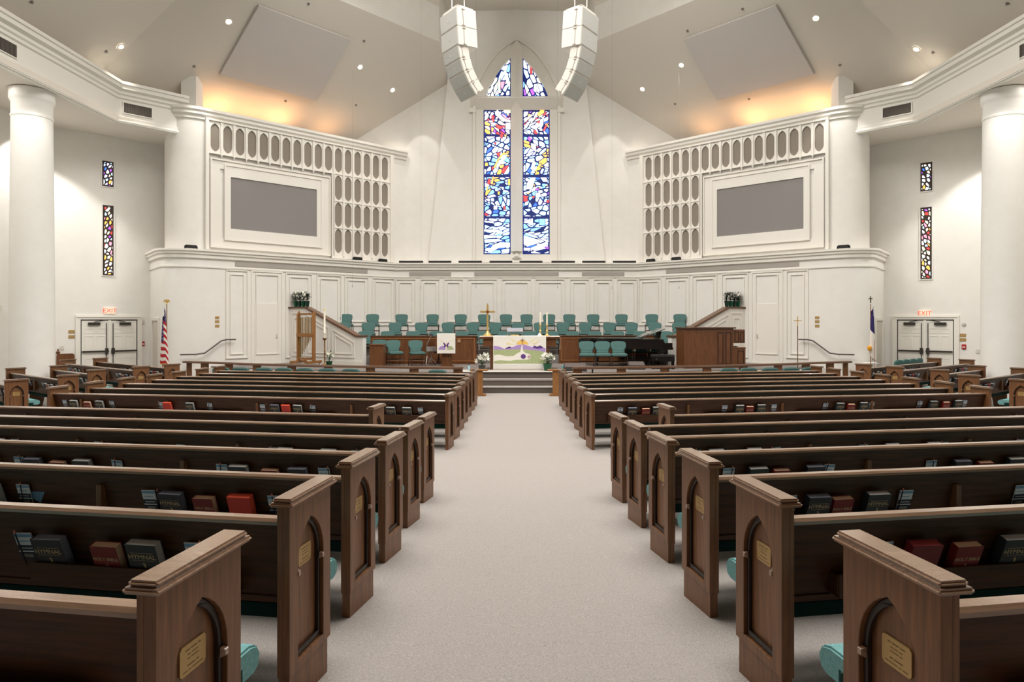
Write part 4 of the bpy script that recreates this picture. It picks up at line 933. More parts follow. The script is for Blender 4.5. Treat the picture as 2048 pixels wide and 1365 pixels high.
MB(Matrix.Translation((-.22, 0, .93)) @ Matrix.Rotation(math.radians(18), 4, 'Y')).box(-.01, .01, -.40, .40, 0, .24).build('music_desk', BLACKM, t)
b = MB(); b.box(-.12, .18, -.70, .70, .58, .66); b.box(-.12, .16, -.70, -.64, .66, .80); b.box(-.12, .16, .64, .70, .66, .80); b.build('key_bed', BLACK, t, bevel=.008)
MB().box(-.02, .14, -.63, .63, .66, .685).build('white_keys', mat('ivory', (236, 226, 208), .4), t)
b = MB()
for k in range(52):
    if k % 7 in (2, 6): continue
    y = -.63 + (k + 1) * .02423; b.box(-.02, .07, y - .006, y + .006, .686, .697)
b.build('black_keys', BLACKM, t, smooth=0)
for x, y in ((-.05, -.6), (-.05, .6), (-2.2, .2)):
    b = MB(Matrix.Translation((x, y, 0))); b.lathe([(.03, .04), (.04, .1), (.055, .3), (.075, .5), (.08, .6)], n=12); b.lathe([(.02, 0), (.03, .01), (.03, .05), (.02, .06)], n=10); b.build('leg', BLACK, t)
b = MB(); b.box(-.5, -.46, -.06, -.03, .1, .6); b.box(-.5, -.46, .03, .06, .1, .6); b.box(-.55, -.42, -.12, .12, .07, .12); b.build('pedal_lyre', BLACK, t)
MB().tube([(-.42, 0, .09), (-.3, 0, .06)], .01, 6).build('pedal', BRASS, t)
p = at(1325, 735, 20.65); t = thing('piano_bench', 'black padded piano bench before the keyboard end of the piano', 'bench', (p.x, 20.65, ZS), -.12)
MB().box(-.37, .37, -.2, .2, .38, .45).build('padded_top', mat('black_vinyl', (44, 42, 42), .45), t, bevel=.02); MB().box(-.36, .36, -.19, .19, .24, .38).build('apron', BLACK, t, bevel=.004)
for x in (-.32, .32):
    for y in (-.15, .15): MB().box(x - .025, x + .025, y - .025, y + .025, 0, .24).build('leg', BLACK, t, bevel=.004)
MB(frame((-.2, -.19, .31), (1, 0, 0), Z, (0, -1, 0))).lathe([(.03, 0), (.03, .02), (.01, .03)], n=12).build('adjusting_knob', BLACKM, t)
# ---- monitors, mic stand, small boxes
for px, Y, w_, z_, lb in ((1150, 19.75, .34, ZS, 'wedge stage monitor at the altar end of the organ-side rail'), (1272, 20.5, .26, ZS, 'wedge stage monitor before the piano bench')):
    p = at(px, 735, Y); t = thing('stage_monitor', lb, 'speaker', (p.x, Y, z_), 0, 'wedge stage monitors')
    MB(frame((0, 0, 0), (0, 1, 0), Z, (1, 0, 0))).prism([(-.2, 0), (.22, 0), (.22, .1), (.08, .24), (-.2, .12)], -w_, w_).build('cabinet', DGREY, t, bevel=.01)
    MB(Matrix.Translation((0, -.2, .122)) @ Matrix.Rotation(math.radians(23.2), 4, 'X')).box(-w_ + .03, w_ - .03, .02, .28, .002, .01).build('grille', MGREY, t)
p = at(1184, 745, 17.6); t = thing('microphone_stand', 'short black microphone stand behind the organ-side front pew', 'stand', (p.x, 17.5, 0)); b = MB(); b.tube([(0, 0, .02), (0, 0, .70)], .012, 8); b.build('pole', BLACKM, t); MB().lathe([(.14, 0), (.14, .02), (.02, .03)], n=16).build('base', BLACKM, t); MB().tube([(0, 0, .70), (0, -.03, .80)], [.02, .026], 8).build('microphone', BLACKM, t)
p = at(1128, 727, 20.4); t = thing('tissue_box', 'small turquoise box on the stage by the green foil lily', 'box', (p.x, 20.55, ZS)); MB().box(-.06, .06, -.05, .05, 0, .1).build('carton', mat('turquoise', (92, 178, 190), .6), t); MB().lathe([(.03, .1), (.02, .13), (.035, .16)], n=8).build('tissue', CLOTH, t)
o = MB().box(-.07, .07, -.05, .05, 0, .05).build('orange_pouch', mat('orange', (236, 150, 62), .6), bevel=.01); p = at(1160, 726, 22.0); o.location = (p.x, 22.1, ZS); tag(o, 'small orange pouch lying under the row of three chairs', 'pouch')
# ---- processional cross
p = at(1594, 730, 21.0); t = thing('processional_cross', 'slim brass processional cross on a long pole before the organ-side wall', 'cross', (p.x, 20.95, 0))
MB().tube([(0, 0, .03), (0, 0, 1.93)], .014, 8).build('pole', mat('antique_brass', (140, 104, 62), .35, .7), t); MB().lathe([(.15, 0), (.15, .02), (.03, .05), (.02, .1)], n=16).build('base', BRASS, t)
b = MB(); b.box(-.013, .013, -.01, .01, 1.93, 2.24); b.box(-.13, .13, -.01, .01, 2.09, 2.116); b.build('cross', BRASS, t, bevel=.003)
# ---- communion rails and pedestals
rail = [(-1.32, 18.28), (-3.0, 18.5), (-5.75, 19.1), (-8.0, 19.85), (-10.2, 20.8), (-11.0, 21.2)]
def rail_at(x):
    for i in range(len(rail) - 1):
        if rail[i][0] >= x >= rail[i + 1][0]:
            k = (x - rail[i][0]) / (rail[i + 1][0] - rail[i][0]); return rail[i][1] + k * (rail[i + 1][1] - rail[i][1])
for s in (-1, 1):
    m = I4 if s < 0 else MIRX
    t = thing('communion_rail', 'curved wooden communion rail before the stage on the %s side' % ('chime' if s < 0 else 'organ'), 'rail')
    P = [(x + .25 if i == 0 else x, y) for i, (x, y) in enumerate(rail[:-1])] + [(-10.75, 21.02)]
    P[0] = (-1.55, 18.3)
    MB(m).sweep(P, [(-.09, .74), (.09, .74), (.10, .76), (.09, .80), (-.09, .80), (-.10, .76)]).build('handrail', WOODC, t, smooth=20)
    for x in (-1.68, -2.95, -4.25, -5.55, -6.75, -7.95, -9.0, -9.95, -10.6):
        y = rail_at(x); MB(m @ Matrix.Translation((x, y, 0)) @ Matrix.Rotation(-.28, 4, 'Z')).box(-.13 if x > -10.5 else -.08, .13 if x > -10.5 else .08, -.035, .035, 0, .745).build('rail_post', WOODV, t, bevel=.004)
    t = thing('pedestal', 'light oak T-shaped pedestal at the %s end of the centre aisle' % ('chime-side' if s < 0 else 'organ-side'), 'pedestal', (s * 1.09, 18.25, 0), 0, 'aisle end pedestals')
    MB().box(-.11, .11, -.1, .1, .045, .70).build('column', OAKL, t, bevel=.006); MB().box(-.2, .2, -.17, .17, 0, .045).build('base', OAKL, t, bevel=.01)
    MB(frame((0, 0, 0), (1, 0, 0), (0, 1, 0), Z)).prism([(-.22, -.14), (.22, -.14), (.26, -.06), (.26, .06), (.22, .14), (-.22, .14), (-.26, .06), (-.26, -.06)], .70, .74).build('top', OAKL, t, bevel=.008)
# ---- flags
def flag_pole(x, y, label, cat, top):
    t = thing('flag_pole', label, 'flag', (x, y, 0)); MB().lathe([(.16, 0), (.16, .03), (.05, .08), (.03, .16)], n=18).build('base', BRASS, t)
    MB().tube([(0, 0, .1), (0, 0, top)], .014, 8).build('pole', mat('pole_wood', (150, 110, 70), .4), t); return t
t = flag_pole(-10.95, 20.3, 'national flag hanging from a pole with a brass eagle beside the curved wall', 'flag', 2.6)
b = MB(); b.lathe([(.012, 2.6), (.03, 2.63), (.012, 2.66)], n=10)
b.tube([(0, .02, 2.64), (0, 0, 2.72), (0, -.03, 2.77)], [.02, .035, .015], 8); b.add([(0, 0, 2.74), (-.06, 0, 2.77), (-.11, 0, 2.70), (-.08, .01, 2.67), (0, 0, 2.70)], [(0, 1, 2, 3, 4)]); b.add([(0, 0, 2.74), (.06, 0, 2.77), (.11, 0, 2.70), (.08, .01, 2.67), (0, 0, 2.70)], [(0, 1, 2, 3, 4)])
b.build('eagle_finial', BRASS, t)
FR, FW, FBL = mat('flag_red', (178, 28, 38), .85), mat('flag_white', (232, 224, 214), .85), mat('flag_blue', (44, 42, 96), .85); FG = mat('flag_gold_fringe', (232, 160, 50), .8)
NU, NV = 40, 52; vs = []; fs = []; ms = []
for i in range(NU + 1):
    u = i / NU                      # from hoist to fly, folded into pleats that fall from the pole
    for j in range(NV + 1):
        v = j / NV                  # from top edge down
        zt = 2.52 - .62 * u ** .9; z = zt - v * (1.25 + .1 * u) - .12 * abs(math.sin(u * 9.4)) * v
        wid = .03 + .15 * ((2.52 - z) / 1.9) ** .8
        x = (-.04 + (math.sin(u * 9.42 + .5)) * wid * (.75 + .25 * u)); y = -.05 - .06 * math.cos(u * 9.42) - .05 * u
        vs.append((x, y, z))
for i in range(NU):
    for j in range(NV):
        a_ = i * (NV + 1) + j; fs.append((a_, a_ + NV + 1, a_ + NV + 2, a_ + 1)); u, v = (i + .5) / NU, (j + .5) / NV
        if u > .965 or v > .975: m_ = 3
        elif u < .62 and v < .5: m_ = 1 if (i % 3 == 1 and j % 4 == 2) else 2
        else: m_ = 0 if int(v * 13) % 2 == 0 else 1
        ms.append(m_)
b = MB(); b.v = [Vector(q) for q in vs]; b.f = fs; b.m = ms
o = b.build('flag_cloth', [FR, FW, FBL, FG], t, smooth=60)
t = flag_pole(11.03, 20.3, 'white church flag with blue canton on a cross-topped pole by the niche', 'flag', 2.62)
b = MB(); b.box(-.014, .014, -.01, .01, 2.66, 2.86); b.box(-.06, .06, -.01, .01, 2.775, 2.80); b.build('cross_finial', mat('dark_bronze', (84, 60, 48), .5), t)
vs = []; fs = []; ms = []
for i in range(NU + 1):
    u = i / NU
    for j in range(NV + 1):
        v = j / NV; z = 2.56 - .45 * u - v * 1.25 - .1 * abs(math.sin(u * 6.3)) * v
        wid = .02 + .085 * ((2.56 - z) / 1.7) ** .9; vs.append((.02 + math.sin(u * 9.42) * wid, -.05 - .05 * math.cos(u * 9.42) - .03 * u, z))
for i in range(NU):
    for j in range(NV):
        a_ = i * (NV + 1) + j; fs.append((a_, a_ + NV + 1, a_ + NV + 2, a_ + 1)); u, v = (i + .5) / NU, (j + .5) / NV
        ms.append((0 if (.36 < u < .44 and .08 < v < .34) else 2) if (u < .86 and v < .40) else 1)
b = MB(); b.v = [Vector(q) for q in vs]; b.f = fs; b.m = ms; b.build('flag_cloth', [FR, FW, mat('canton_blue', (44, 34, 92), .85), FG], t, smooth=60)
b = MB(); b.tube([(-.08, -.12, 1.15), (-.07, -.13, .5), (-.07, -.12, .12)], .005, 5); b.tube([(.06, -.12, 1.5), (.06, -.13, .7), (.05, -.12, .3)], .005, 5); b.build('cord', mat('cord_red', (170, 70, 60), .8), t)
b = MB(); b.lathe([(.015, 1.16), (.05, 1.19), (.065, 1.26), (.05, 1.31), (.015, 1.33)], (-.1, -.12, 0), 12); b.build('tassel', FG, t)
# white side table by the niche, carved chair by the column
t = thing('side_table', 'small white stand beside the cross flag in front of the niche', 'table', (11.36, 20.93, 0)); MB().box(-.2, .2, -.15, .15, .72, .75).build('top', TRIM, t, bevel=.005); MB().box(-.06, .06, -.06, .06, .03, .72).build('column', TRIM, t); MB().box(-.15, .15, -.12, .12, 0, .03).build('base', TRIM, t)
p = at(116, 720, 20.6); t = thing('carved_chair', 'carved wooden high-back chair with a finial behind the flag-side pews', 'chair', (p.x, 20.95, 0), .6)
BK_ = frame((0, 0, 0), (1, 0, 0), Z, (0, -1, 0))
MB(BK_).prism([(-.24, .4), (.24, .4), (.24, .98), (.2, 1.04), (-.2, 1.04), (-.24, .98)], -.03, .03).build('backrest', WALNUT, t, bevel=.008)
b = MB(); b.lathe([(.03, 1.02), (.05, 1.06), (.06, 1.1), (.03, 1.13), (.025, 1.15), (.03, 1.17), (.005, 1.2)], (-.2, 0, 0), 8); b.build('finial', WALNUT, t)
MB().box(-.26, .26, -.42, .03, .38, .44).build('seat', WALNUT, t, bevel=.006)
for x in (-.22, .22):
    for y in (-.38, -.02): MB().box(x - .025, x + .025, y - .025, y + .025, 0, .38).build('leg', WALNUT, t)
# ================================================================== ORGAN GRILLES AND SCREENS
def oval(uc, zc, hw=.147, hz=.475, n=6):
    """upright opening with pointed ends"""
    zs = hz - .21; r = (.21 ** 2 + hw ** 2) / (2 * hw); g1 = math.asin(.21 / r); arc = [(hw - r + r * math.cos(g1 * k / n), zs + r * math.sin(g1 * k / n)) for k in range(n + 1)]
    top = arc + [(-x, z) for x, z in reversed(arc[:-1])]
    return [(uc + x, zc + z) for x, z in top] + [(uc - x, zc - z) for x, z in top]
cu = [.49 + .4163 * k for k in range(17)]
for s in (-1, 1):
    m = I4 if s < 0 else MIRX; M = m @ FU; nm = 'chime-side' if s < 0 else 'organ-side'
    t = thing('organ_grille', 'white grille of pointed oval openings around the %s screen' % nm, 'grille')
    hs = [oval(u, 8.31) for u in cu]; hs2 = [oval(u, z) for u in cu[:6] for z in (7.24, 6.2, 5.18)]
    out = [(.26, 4.62), (2.77, 4.62), (2.77, 7.76), (7.36, 7.76), (7.36, 8.86), (.26, 8.86)]
    MB(M).plate(out, hs + hs2, .05, .09).build('lattice', TRIM, t, smooth=0)
    b = MB(M); b.box(.26, 7.36, 7.76, 8.86, .01, .045); b.box(.26, 2.77, 4.62, 7.76, .01, .045); b.build('cloth_backing', GREYCL, t, smooth=0)
    for k in range(16):
        u = (cu[k] + cu[k + 1]) / 2; z0 = 4.6 if k < 6 else 7.72
        b = MB(M); b.box(u - .035, u + .035, z0, 8.84, .09, .14); b.box(u - .02, u + .02, z0 - .06, z0, .06, .12); b.build('mullion', TRIM, t, smooth=0)
    for z, ue in ((5.69, 2.77), (6.72, 2.77), (7.77, 7.36)): MB(M).box(.26, ue, z - .02, z + .02, .09, .12).build('transom', TRIM, t, smooth=0)
    b = MB(M); b.box(.10, .26, 4.5, 8.9, .01, .16); b.box(7.36, 7.46, 4.5, 8.9, .01, .14); b.box(.1, 7.46, 8.86, 8.92, .01, .15); b.box(2.77, 2.87, 4.5, 7.74, .01, .14); b.box(.1, 2.87, 4.5, 4.62, .01, .12); b.build('border', TRIM, t, smooth=0)
    t = thing('projection_screen', 'grey projection screen in a white stepped frame on the %s wall' % nm, 'screen')
    MB(M).box(3.46, 6.63, 5.27, 7.05, .02, .05).build('screen_surface', SCREENM, t, smooth=0)
    b = MB(M); b.plate([(3.29, 4.90), (6.80, 4.90), (6.80, 7.42), (3.29, 7.42)], [[(3.46, 5.27), (6.63, 5.27), (6.63, 7.05), (3.46, 7.05)]], .01, .085); b.frame_rect(3.25, 6.84, 4.86, 7.46, .045, .01, .115); b.build('inner_frame', TRIM, t, smooth=0)
    b = MB(M); b.frame_rect(2.9, 7.3, 4.58, 7.62, .05, .01, .10); b.frame_rect(2.95, 7.25, 4.63, 7.57, .28, .005, .05); b.build('outer_frame', TRIM, t, smooth=0)
    # slot vent
    t = thing('slot_vent', 'long grey slot vent below the ledge on the %s wall' % nm, 'vent')
    b = MB(m @ FL); b.box(1.4, 6.55, 3.97, 4.12, .005, .02); b.build('louvre', VENTM, t, smooth=0)
    # floodlights on the ledge
    for k, u in enumerate((1.85, .70, 7.95)):
        o = None; lb = ('small black floodlight on the %s ledge ' % nm) + ('below the grille, farther from the window', 'below the grille, nearer the window', 'at its curved outer end')[k]
        q = m @ (FL @ Vector((u, 4.462, .02 if k < 2 else -.05)))
        t = thing('floodlight', lb, 'light', q, (math.radians(43) if s < 0 else -math.radians(43)), 'black floodlights on the ledge')
        b = MB(); b.box(-.17, .17, -.07, .07, .03, .13); b.build('housing', BLACKM, t, bevel=.015); b = MB(); b.box(-.2, -.17, -.03, .03, 0, .1); b.box(.17, .2, -.03, .03, 0, .1); b.box(-.2, .2, -.03, .03, 0, .015); b.build('bracket', BLACKM, t)
    # brass plates beside the handrail and by the doors
    for k, z in enumerate((2.20, 2.07, 1.92)):
        q = m @ (FL @ Vector((7.1, z, .0)))
        o = MB(m @ FL).box(7.07, 7.21, z - .045, z + .045, .002, .014).build('wall_plate', BRASSP); tag(o, 'small brass switch plate on the %s panelled wall, %s from the top' % (nm, ORD[k + 1]), 'plate', 'brass plates on the panelled wall')
    # flush service door in the panelling
    dr = link('door_%d' % (3 if s < 0 else 4), None); struct(dr)
    b = MB(m @ FL); b.frame_rect(4.86, 6.0, STAGE, 3.86, .05, 0, .03); b.build('door_trim', TRIM, dr, smooth=0)
    b = MB(m @ FL); b.box(4.98, 5.88, STAGE + .02, 2.7, .002, .02); b.build('door_leaf', TRIM, dr, smooth=0); b = MB(m @ FL); b.frame_rect(5.02, 5.84, STAGE + .33, 3.74, .035, .021, .045); b.build('door_moulding', TRIM, dr, smooth=0)
    b = MB(m @ FL); b.box(5.08, 5.12, 1.5, 1.62, .02, .06); b.build('door_handle', mat('ivory_handle', (214, 208, 196), .4), dr)
    # niche
    n0, n1 = Vector((-11.82, 21.477, 0)), Vector((-12.62, 22.49, 0)); nd = (n1 - n0).normalized(); NM = m @ frame(n0, nd, Z, Vector((-nd.y, nd.x, 0)))
    dr = link('door_%d' % (5 if s < 0 else 6), None); struct(dr); ln = (n1 - n0).length
    b = MB(NM); b.frame_rect(-.02, ln - .05, -.05, 2.2, .1, 0, .04); b.build('door_trim', TRIM, dr, smooth=0); MB(NM).box(.08, ln - .15, 0, 2.1, .002, .008).build('door_leaf', mat('niche_shade', (204, 197, 186), .7), dr, smooth=0)
    # handrail
    t = thing('wall_handrail', 'dark wooden handrail rising along the %s wall below the brass plates' % nm, 'handrail')
    pts = [(-10.92, 21.05, 1.0), (-10.5, 21.25, 1.0), (-10.30, 21.42, 1.03), (-9.95, 21.86, 1.42), (-9.82, 21.98, 1.46), (-9.6, 22.18, 1.46)]
    MB(m).tube(pts, .024, 8).build('rail', mat('handrail_wood', (62, 44, 36), .4), t)
    for q in ((-10.5, 21.25, 1.0), (-10.12, 21.66, 1.22), (-9.72, 22.07, 1.46)):
        b = MB(m); w_ = Vector((-.6, .62, 0)); q = Vector(q); b.tube([q - Z * .02, q - Z * .07, q - Z * .08 + w_ * .16], .009, 6); b.build('bracket', mat('bracket_white', (214, 208, 198), .4), t)
    # ---------------- transept doors
    TMs = TM[s]; sg = s
    pa = lambda px, py: tw(s, px, py)
    xs_ = (162, 217, 273) if s < 0 else (1907, 1851, 1796)
    a0, a1 = pa(xs_[0], 690)[0], pa(xs_[2], 690)[0]; ac = (a0 + a1) / 2; a0, a1 = min(a0, a1), max(a0, a1)
    dr = link('door_%d' % (1 if s < 0 else 2), None); struct(dr); H = 2.12
    b = MB(TMs); b.plate([(a0 - .16, -.02), (a0 - .16, H + .16), (a1 + .16, H + .16), (a1 + .16, -.02), (a1 + .02, -.02), (a1 + .02, H + .02), (a0 - .02, H + .02), (a0 - .02, -.02)], [], 0, .05)
    b.plate([(a0 - .12, H + .12), (a0 - .12, H + .09), (a1 + .12, H + .09), (a1 + .12, H + .12)], [], .05, .07); b.build('door_trim', TRIM, dr, smooth=0)
    DK = mat('door_hardware', (48, 42, 38), .4)
    MB(TMs).box(a0 - .02, a1 + .02, 0, H + .02, .002, .008).build('door_jamb', BLACKM, dr, smooth=0)
    for k in (0, 1):
        l0, l1 = (a0 + .01, ac - .035) if k == 0 else (ac + .035, a1 - .01); lf = MB(TMs).box(l0, l1, .01, H - .02, .01, .03).build('door_leaf', TRIM, dr, smooth=0)
        b = MB(TMs)
        for q0, q1 in ((.12, .45), (.53, .88)):
            w_ = l1 - l0
            for z0, z1 in ((.15, .85), (1.0, 1.6), (1.68, 1.85)): b.frame_rect(l0 + w_ * q0, l0 + w_ * q1, z0, z1, .025, .03, .038)
        b.build('door_panels', TRIM, lf, smooth=0)
        b = MB(TMs); b.box(l0, l1, 1.045, 1.10, .07, .10); e = l1 - .1 if k == 0 else l0 + .02; b.box(e, e + .08, .98, 1.18, .03, .11); b.build('panic_bar', DK, lf)
        e += .04; MB(TMs).tube([(e, .05, .05), (e, H - .1, .05)], .012, 6).build('vertical_rod', DK, lf); b = MB(TMs); c0 = l0 + (.18 if k == 0 else w_ - .52); b.box(c0, c0 + .34, H - .17, H - .08, .03, .1); b.tube([(c0 + .17, H - .06, .06), (c0 + .17 + (.3 if k == 0 else -.3), H - .01, .12)], .012, 6); b.build('door_closer', DK, lf)
    MB(TMs).box(ac - .035, ac + .035, 0, H, .01, .045).build('door_mullion', TRIM, dr, smooth=0)
    # exit sign, alarm, plates, thermostat
    ex = (219, 622) if s < 0 else (1850, 627); a, z = pa(*ex)
    t = thing('exit_sign', 'lit sign reading EXIT above the %s double doors' % ('flag-side' if s < 0 else 'cross-flag-side'), 'sign')
    MB(TMs).box(a - .17, a + .17, z - .1, z + .1, .002, .05).build('sign_box', SIGNW, t, bevel=.005); ang = math.atan2(TA[s].y * (1 if s < 0 else -1), TA[s].x * (1 if s < 0 else -1))
    q = TMs @ Vector((a, z, .052)); text('sign_lettering', 'EXIT', .2, RSIGN, t, q, (math.pi / 2, 0, ang), .002)
    al = (285, 688) if s < 0 else (1928, 694); a, z = pa(*al)
    t = thing('fire_alarm_pull', 'red fire alarm pull beside the %s double doors' % ('flag-side' if s < 0 else 'cross-flag-side'), 'alarm'); MB(TMs).box(a - .06, a + .06, z - .08, z + .08, .002, .04).build('alarm_box', ALARM, t, bevel=.006); MB(TMs).box(a - .04, a + .04, z - .03, z + .01, .04, .05).build('pull_handle', mat('alarm_white', (226, 200, 196), .5), t)
    for k, py in enumerate((664, 674) if s < 0 else (671, 680)):
        a, z = pa(143 if s < 0 else 1926, py); o = MB(TMs).box(a - .085, a + .085, z - .05, z + .05, .002, .014).build('wall_plate', BRASSP); tag(o, '%s brass plate on the white wall beside the %s double doors' % (('upper', 'lower')[k], 'flag-side' if s < 0 else 'cross-flag-side'), 'plate', 'brass plates beside the doors')
    a, z = pa(124 if s < 0 else 1956, 696 if s < 0 else 703); o = MB(TMs).box(a - .05, a + .05, z - .06, z + .06, .002, .02).build('wall_switch', mat('switch_white', (214, 208, 200), .5)); tag(o, 'pale switch plate low on the wall behind the %s side pews' % SIDE[s], 'switch')
    a, z = pa(285 if s < 0 else 1928, 645 if s < 0 else 649); o = MB(TMs @ Matrix.Translation((a, z, 0))).lathe([(.06, .002), (.06, .03), (.03, .04)], n=14).build('wall_strobe', mat('strobe', (196, 190, 182), .4)); tag(o, 'small pale strobe beside the door trim above the alarm, %s wall' % SIDE[s], 'alarm')
    # beam vents
    for k, (u0, u1) in enumerate(((.15, 1.0), (4.1, 5.2))):
        bd = Vector((-.7071, -.7071, 0)) if k == 0 else Vector((0, -1, 0)); bn = Vector((.7071, -.7071, 0)) if k == 0 else Vector((1, 0, 0)); o_ = Vector((-12.5, 20.3, 0))
        if k == 0: A_ = -bd; 
        else: A_ = bd
        BMx = m @ frame(o_, A_, Z, bn); t = thing('air_vent', 'dark louvred air vent in the %s beam, %s' % (nm, ('near the pier', 'nearer the camera')[k]), 'vent', group='air vents in the side beams')
        MB(BMx).frame_rect(u0, u1, 8.62, 8.98, .025, .002, .03).build('frame', TRIM, t, smooth=0); MB(BMx).box(u0 + .025, u1 - .025, 8.645, 8.955, .002, .01).build('duct', mat('vent_dark', (52, 48, 44), .8), t, smooth=0)
        b = MB(BMx); nn_ = 26
        for q in range(nn_): x = u0 + .03 + (u1 - u0 - .06) * q / nn_; b.box(x, x + .012, 8.645, 8.955, .01, .024)
        b.build('louvres', mat('louvre_grey', (120, 112, 104), .6), t, smooth=0)
# wall box high on the flag-side wall
o = MB(frame(Vector((-15, 18.6, 2.45)), Vector((0, 1, 0)), Z, Vector((1, 0, 0)))).box(-.2, .2, -.08, .1, .002, .1).build('emergency_light', mat('emergency_white', (224, 218, 208), .5), bevel=.01); tag(o, 'white emergency light on the wall just outside the flag-side column', 'light')
# ---- centre vents, light bars and panel rectangles
for k, (p0, p1) in enumerate(((818, 902), (948.5, 1117.6), (1164, 1249))):
    x0, x1 = [(q - CX) / FPX * 26.7 + EYE.x for q in (p0, p1)]
    t = thing('slot_vent', ('short grey slot vent under the central ledge, chime side', 'long grey slot vent under the central ledge below the window', 'short grey slot vent under the central ledge, organ side')[k], 'vent'); MB(FC).box(x0, x1, 3.93, 4.09, .003, .02).build('louvre', VENTM, t, smooth=0)
for k, (p0, p1) in enumerate(((798, 846), (857, 902.5), (917, 963.6), (979, 1024.6), (1039, 1085), (1103, 1150), (1164.5, 1211), (1226, 1272))):
    x0, x1 = [(q - CX) / FPX * 26.7 + EYE.x for q in (p0, p1)]; xc = (x0 + x1) / 2; hw = (x1 - x0) / 2
    t = thing('light_bar', 'black light bar on the central ledge, %s from the chime side' % ORD[k + 1], 'light', (xc, 26.72, 4.462), 0, 'black light bars on the central ledge')
    MB().box(-hw, hw, -.05, .05, .015, .09).build('housing', BLACKM, t, bevel=.008); MB().box(-hw + .1, hw - .1, -.03, .03, 0, .015).build('foot', BLACKM, t)
# ================================================================== CEILING FITTINGS
nL = Vector((.613, -.555, -1)).normalized()      # downward normal of the flag-side facet
def on_facet(px, py, s):
    A_ = Vector((s * 3.05, 25.5, 13.05)); n = Vector((-s * nL.x, nL.y, nL.z)); p = hit(px, py, A_, n)
    if abs(p.x) > 8.7 and p.y < 20.1:
        n = Vector((-s * .6, 0, -.8)); p = hit(px, py, Vector((s * 8.7, 10, 13.05)), n)
    return p, n
def canlight(p, n, label, power=0):
    t = link('ceiling_downlight', None, None, p); t.rotation_euler = (-n).to_track_quat('Z', 'Y').to_euler()
    tag(t, label, 'light', 'recessed ceiling downlights')
    MB().lathe([(.125, -.012), (.125, .0), (.09, .0), (.09, -.012)], n=24).build('trim_ring', TRIM, t); MB().lathe([(.088, -.006), (.088, -.002)], n=20).build('lens', CANE, t)
    return t
cans = {-1: [(242, 93), (457, 43), (720, 134), (785, 180)], 1: [(1833, 98), (1632, 36), (1363, 130), (1285, 178)]}
for s in (-1, 1):
    for k, (px, py) in enumerate(cans[s]):
        p, n = on_facet(px, py, s)
        canlight(p + n * .004, n, 'round recessed downlight in the %s ceiling slope, %s from the side beam' % (SIDE[s], ORD[k + 1]))
        spot('spot_can', p + n * .06 - Z * .03, 160, 75, .6, aim=p - Z * 5)
    pz = Vector((s * 14.25, 19.4, 8.33)); canlight(pz - Z * .004, Vector((0, 0, -1)), 'round downlight in the low side ceiling beyond the %s column' % SIDE[s])
    # acoustic panel
    t = thing('acoustic_panel', 'large square white acoustic panel on the %s ceiling slope' % SIDE[s], 'panel')
    q = [(-8.35, 20.95), (-10.15, 22.15), (-7.68, 24.85), (-6.05, 23.5)]
    m = I4 if s < 0 else MIRX; vs = [Vector((x, y, fz(x, y))) + nL * .02 for x, y in q]; v2 = [v + nL * .09 for v in vs]
    b = MB(m); b.add(vs + v2, [(0, 1, 2, 3), (7, 6, 5, 4)] + [(i, (i + 1) % 4, (i + 1) % 4 + 4, i + 4) for i in range(4)])
    b.build('panel_board', mat('acoustic_panel_cloth', (208, 202, 198), .9), t, smooth=0)
    sp = {-1: [(63, 4), (212, 103), (388, 133), (617, 8), (728, 82), (571, 202), (712, 210)], 1: [(1375, 62), (1485, 18), (1680, 130), (1866, 105), (2015, 7), (1498, 198), (1350, 208)]}[s]
    for k, (px, py) in enumerate(sp):
        p, n = on_facet(px, py, s); o = link('sprinkler_head', None, None, p + n * .002); o.rotation_euler = (-n).to_track_quat('Z', 'Y').to_euler()
        tag(o, 'small grey sprinkler head in the %s ceiling slope, %s counted inward from the corner' % (SIDE[s], ORD[k + 1]), 'sprinkler', 'ceiling sprinkler heads')
        MB().lathe([(.05, -.004), (.05, 0), (.03, 0), (.03, -.004)], n=12).build('escutcheon', mat('sprinkler_grey', (150, 142, 134), .5), o); MB().lathe([(.012, -.05), (.028, -.045), (.028, -.04), (.012, -.03), (.012, -.004)], n=10).build('deflector', mat('sprinkler_grey', (150, 142, 134), .5), o)
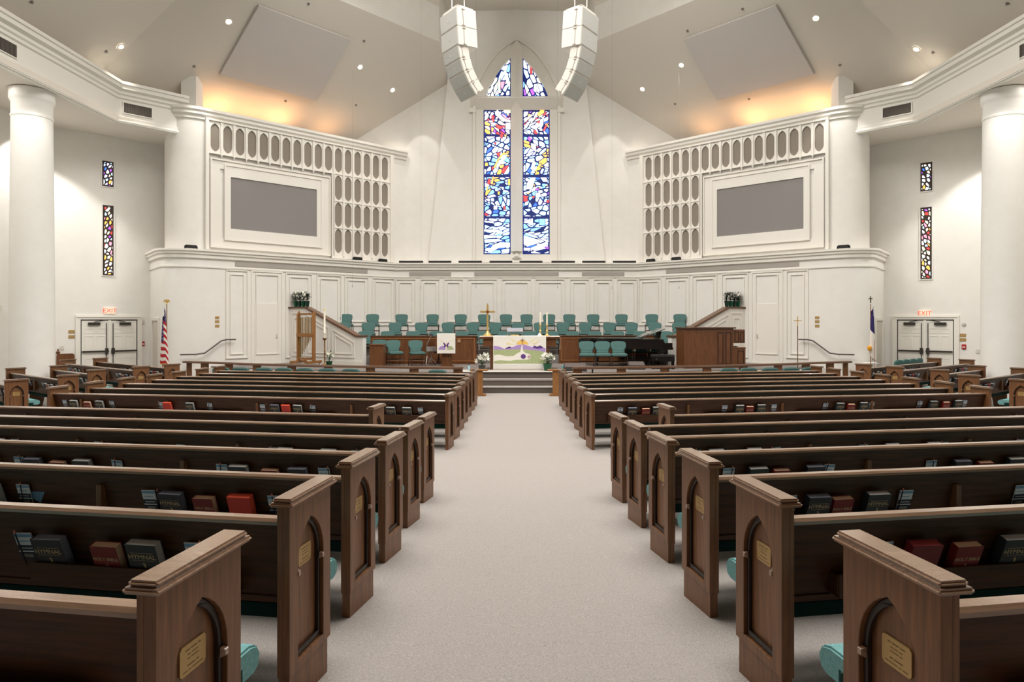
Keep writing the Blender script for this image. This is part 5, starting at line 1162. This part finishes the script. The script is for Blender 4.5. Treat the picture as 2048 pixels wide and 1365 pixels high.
# ---- line arrays
for s in (-1, 1):
    nm = 'chime-side' if s < 0 else 'organ-side'
    p = at(896 if s < 0 else 1182, 24, 16.6)
    t = thing('line_array', 'curved white hanging loudspeaker array on the %s of the window, grilles facing outward' % nm, 'speaker', p, math.radians(-53 if s < 0 else 53))
    # local: front toward -y, boxes stacked down and curling back
    y, z, tilt = 0.0, 0.0, math.radians(4)
    def boxm(w, h, d, tilt, y, z, name):
        M = Matrix.Translation((0, y, z)) @ Matrix.Rotation(tilt, 4, 'X'); b = MB(M)
        b.prism([(-w / 2, 0), (w / 2, 0), (w / 2, d), (-w / 2, d)], -h + .004, 0); c = b.build('cabinet', SPKW, t, bevel=.01)
        b = MB(M); b.box(-w / 2 + .025, w / 2 - .025, -.012, -.001, -h + .03, -.025); b.build('grille', SPKG, c, smooth=0)
        b = MB(M); b.box(-.03, .03, -.016, -.012, -h / 2 - .03, -h / 2 + .03); b.build('emblem', mat('emblem_pale', (214, 212, 206), .5), c, smooth=0)
        b = MB(M)
        for sx in (-1, 1):
            x = sx * (w / 2 + .003); b.box(x - .003, x + .003, d * .3, d * .3 + .012, -h + .02, -.02); b.box(x - .008, x + .008, d * .3 - .03, d * .3 + .06, -.05, -.035); b.box(x - .008, x + .008, d * .3 - .03, d * .3 + .06, -h + .03, -h + .045)
        b.build('rigging_rail', mat('rigging_grey', (150, 140, 130), .5), c, smooth=0)
        return M @ Vector((0, 0, -h))
    for k in range(2):
        q = boxm(.81, .475, .58, tilt, y, z, 'sub'); y, z = q.y, q.z
    for k in range(4):
        tilt += math.radians((8, 9, 10, 10)[k]); q = boxm(.74, .325, .31, tilt, y, z, 'top'); y, z = q.y, q.z
    b = MB(); b.box(-.36, .36, .05, .13, .02, .08); b.box(-.36, .36, .45, .53, .02, .08); b.box(-.36, -.3, .05, .53, .02, .08); b.box(.3, .36, .05, .53, .02, .08); b.build('rigging_frame', SPKW, t)
    b = MB()
    for x, y_ in ((-.3, .3), (.3, .3)): b.tube([(x, y_, .08), (x, y_, 14.4 - p.z)], .014, 6)
    b.build('suspension_cable', SPKW, t)
# hanging choir microphones
for k, (px, yb) in enumerate(((705, 575), (842, 578), (952, 577), (1115, 577), (1224, 578), (1358, 578))):
    Y = 24.6; p = at(px, yb, Y); top = 14.42 if abs(p.x) < 4 else fz(-abs(p.x), Y) - .03
    t = thing('hanging_microphone', 'thin hanging microphone wire over the choir, %s from the chime side' % ORD[k + 1], 'microphone', (p.x, Y, p.z), 0, 'microphones hanging over the choir')
    MB().tube([(0, 0, .1), (0, 0, top - p.z)], .0025, 5).build('wire', mat('wire_grey', (150, 145, 138), .6), t); MB().tube([(0, 0, .1), (0, -.03, 0)], [.008, .012], 8).build('capsule', mat('mic_grey', (150, 144, 138), .5), t)
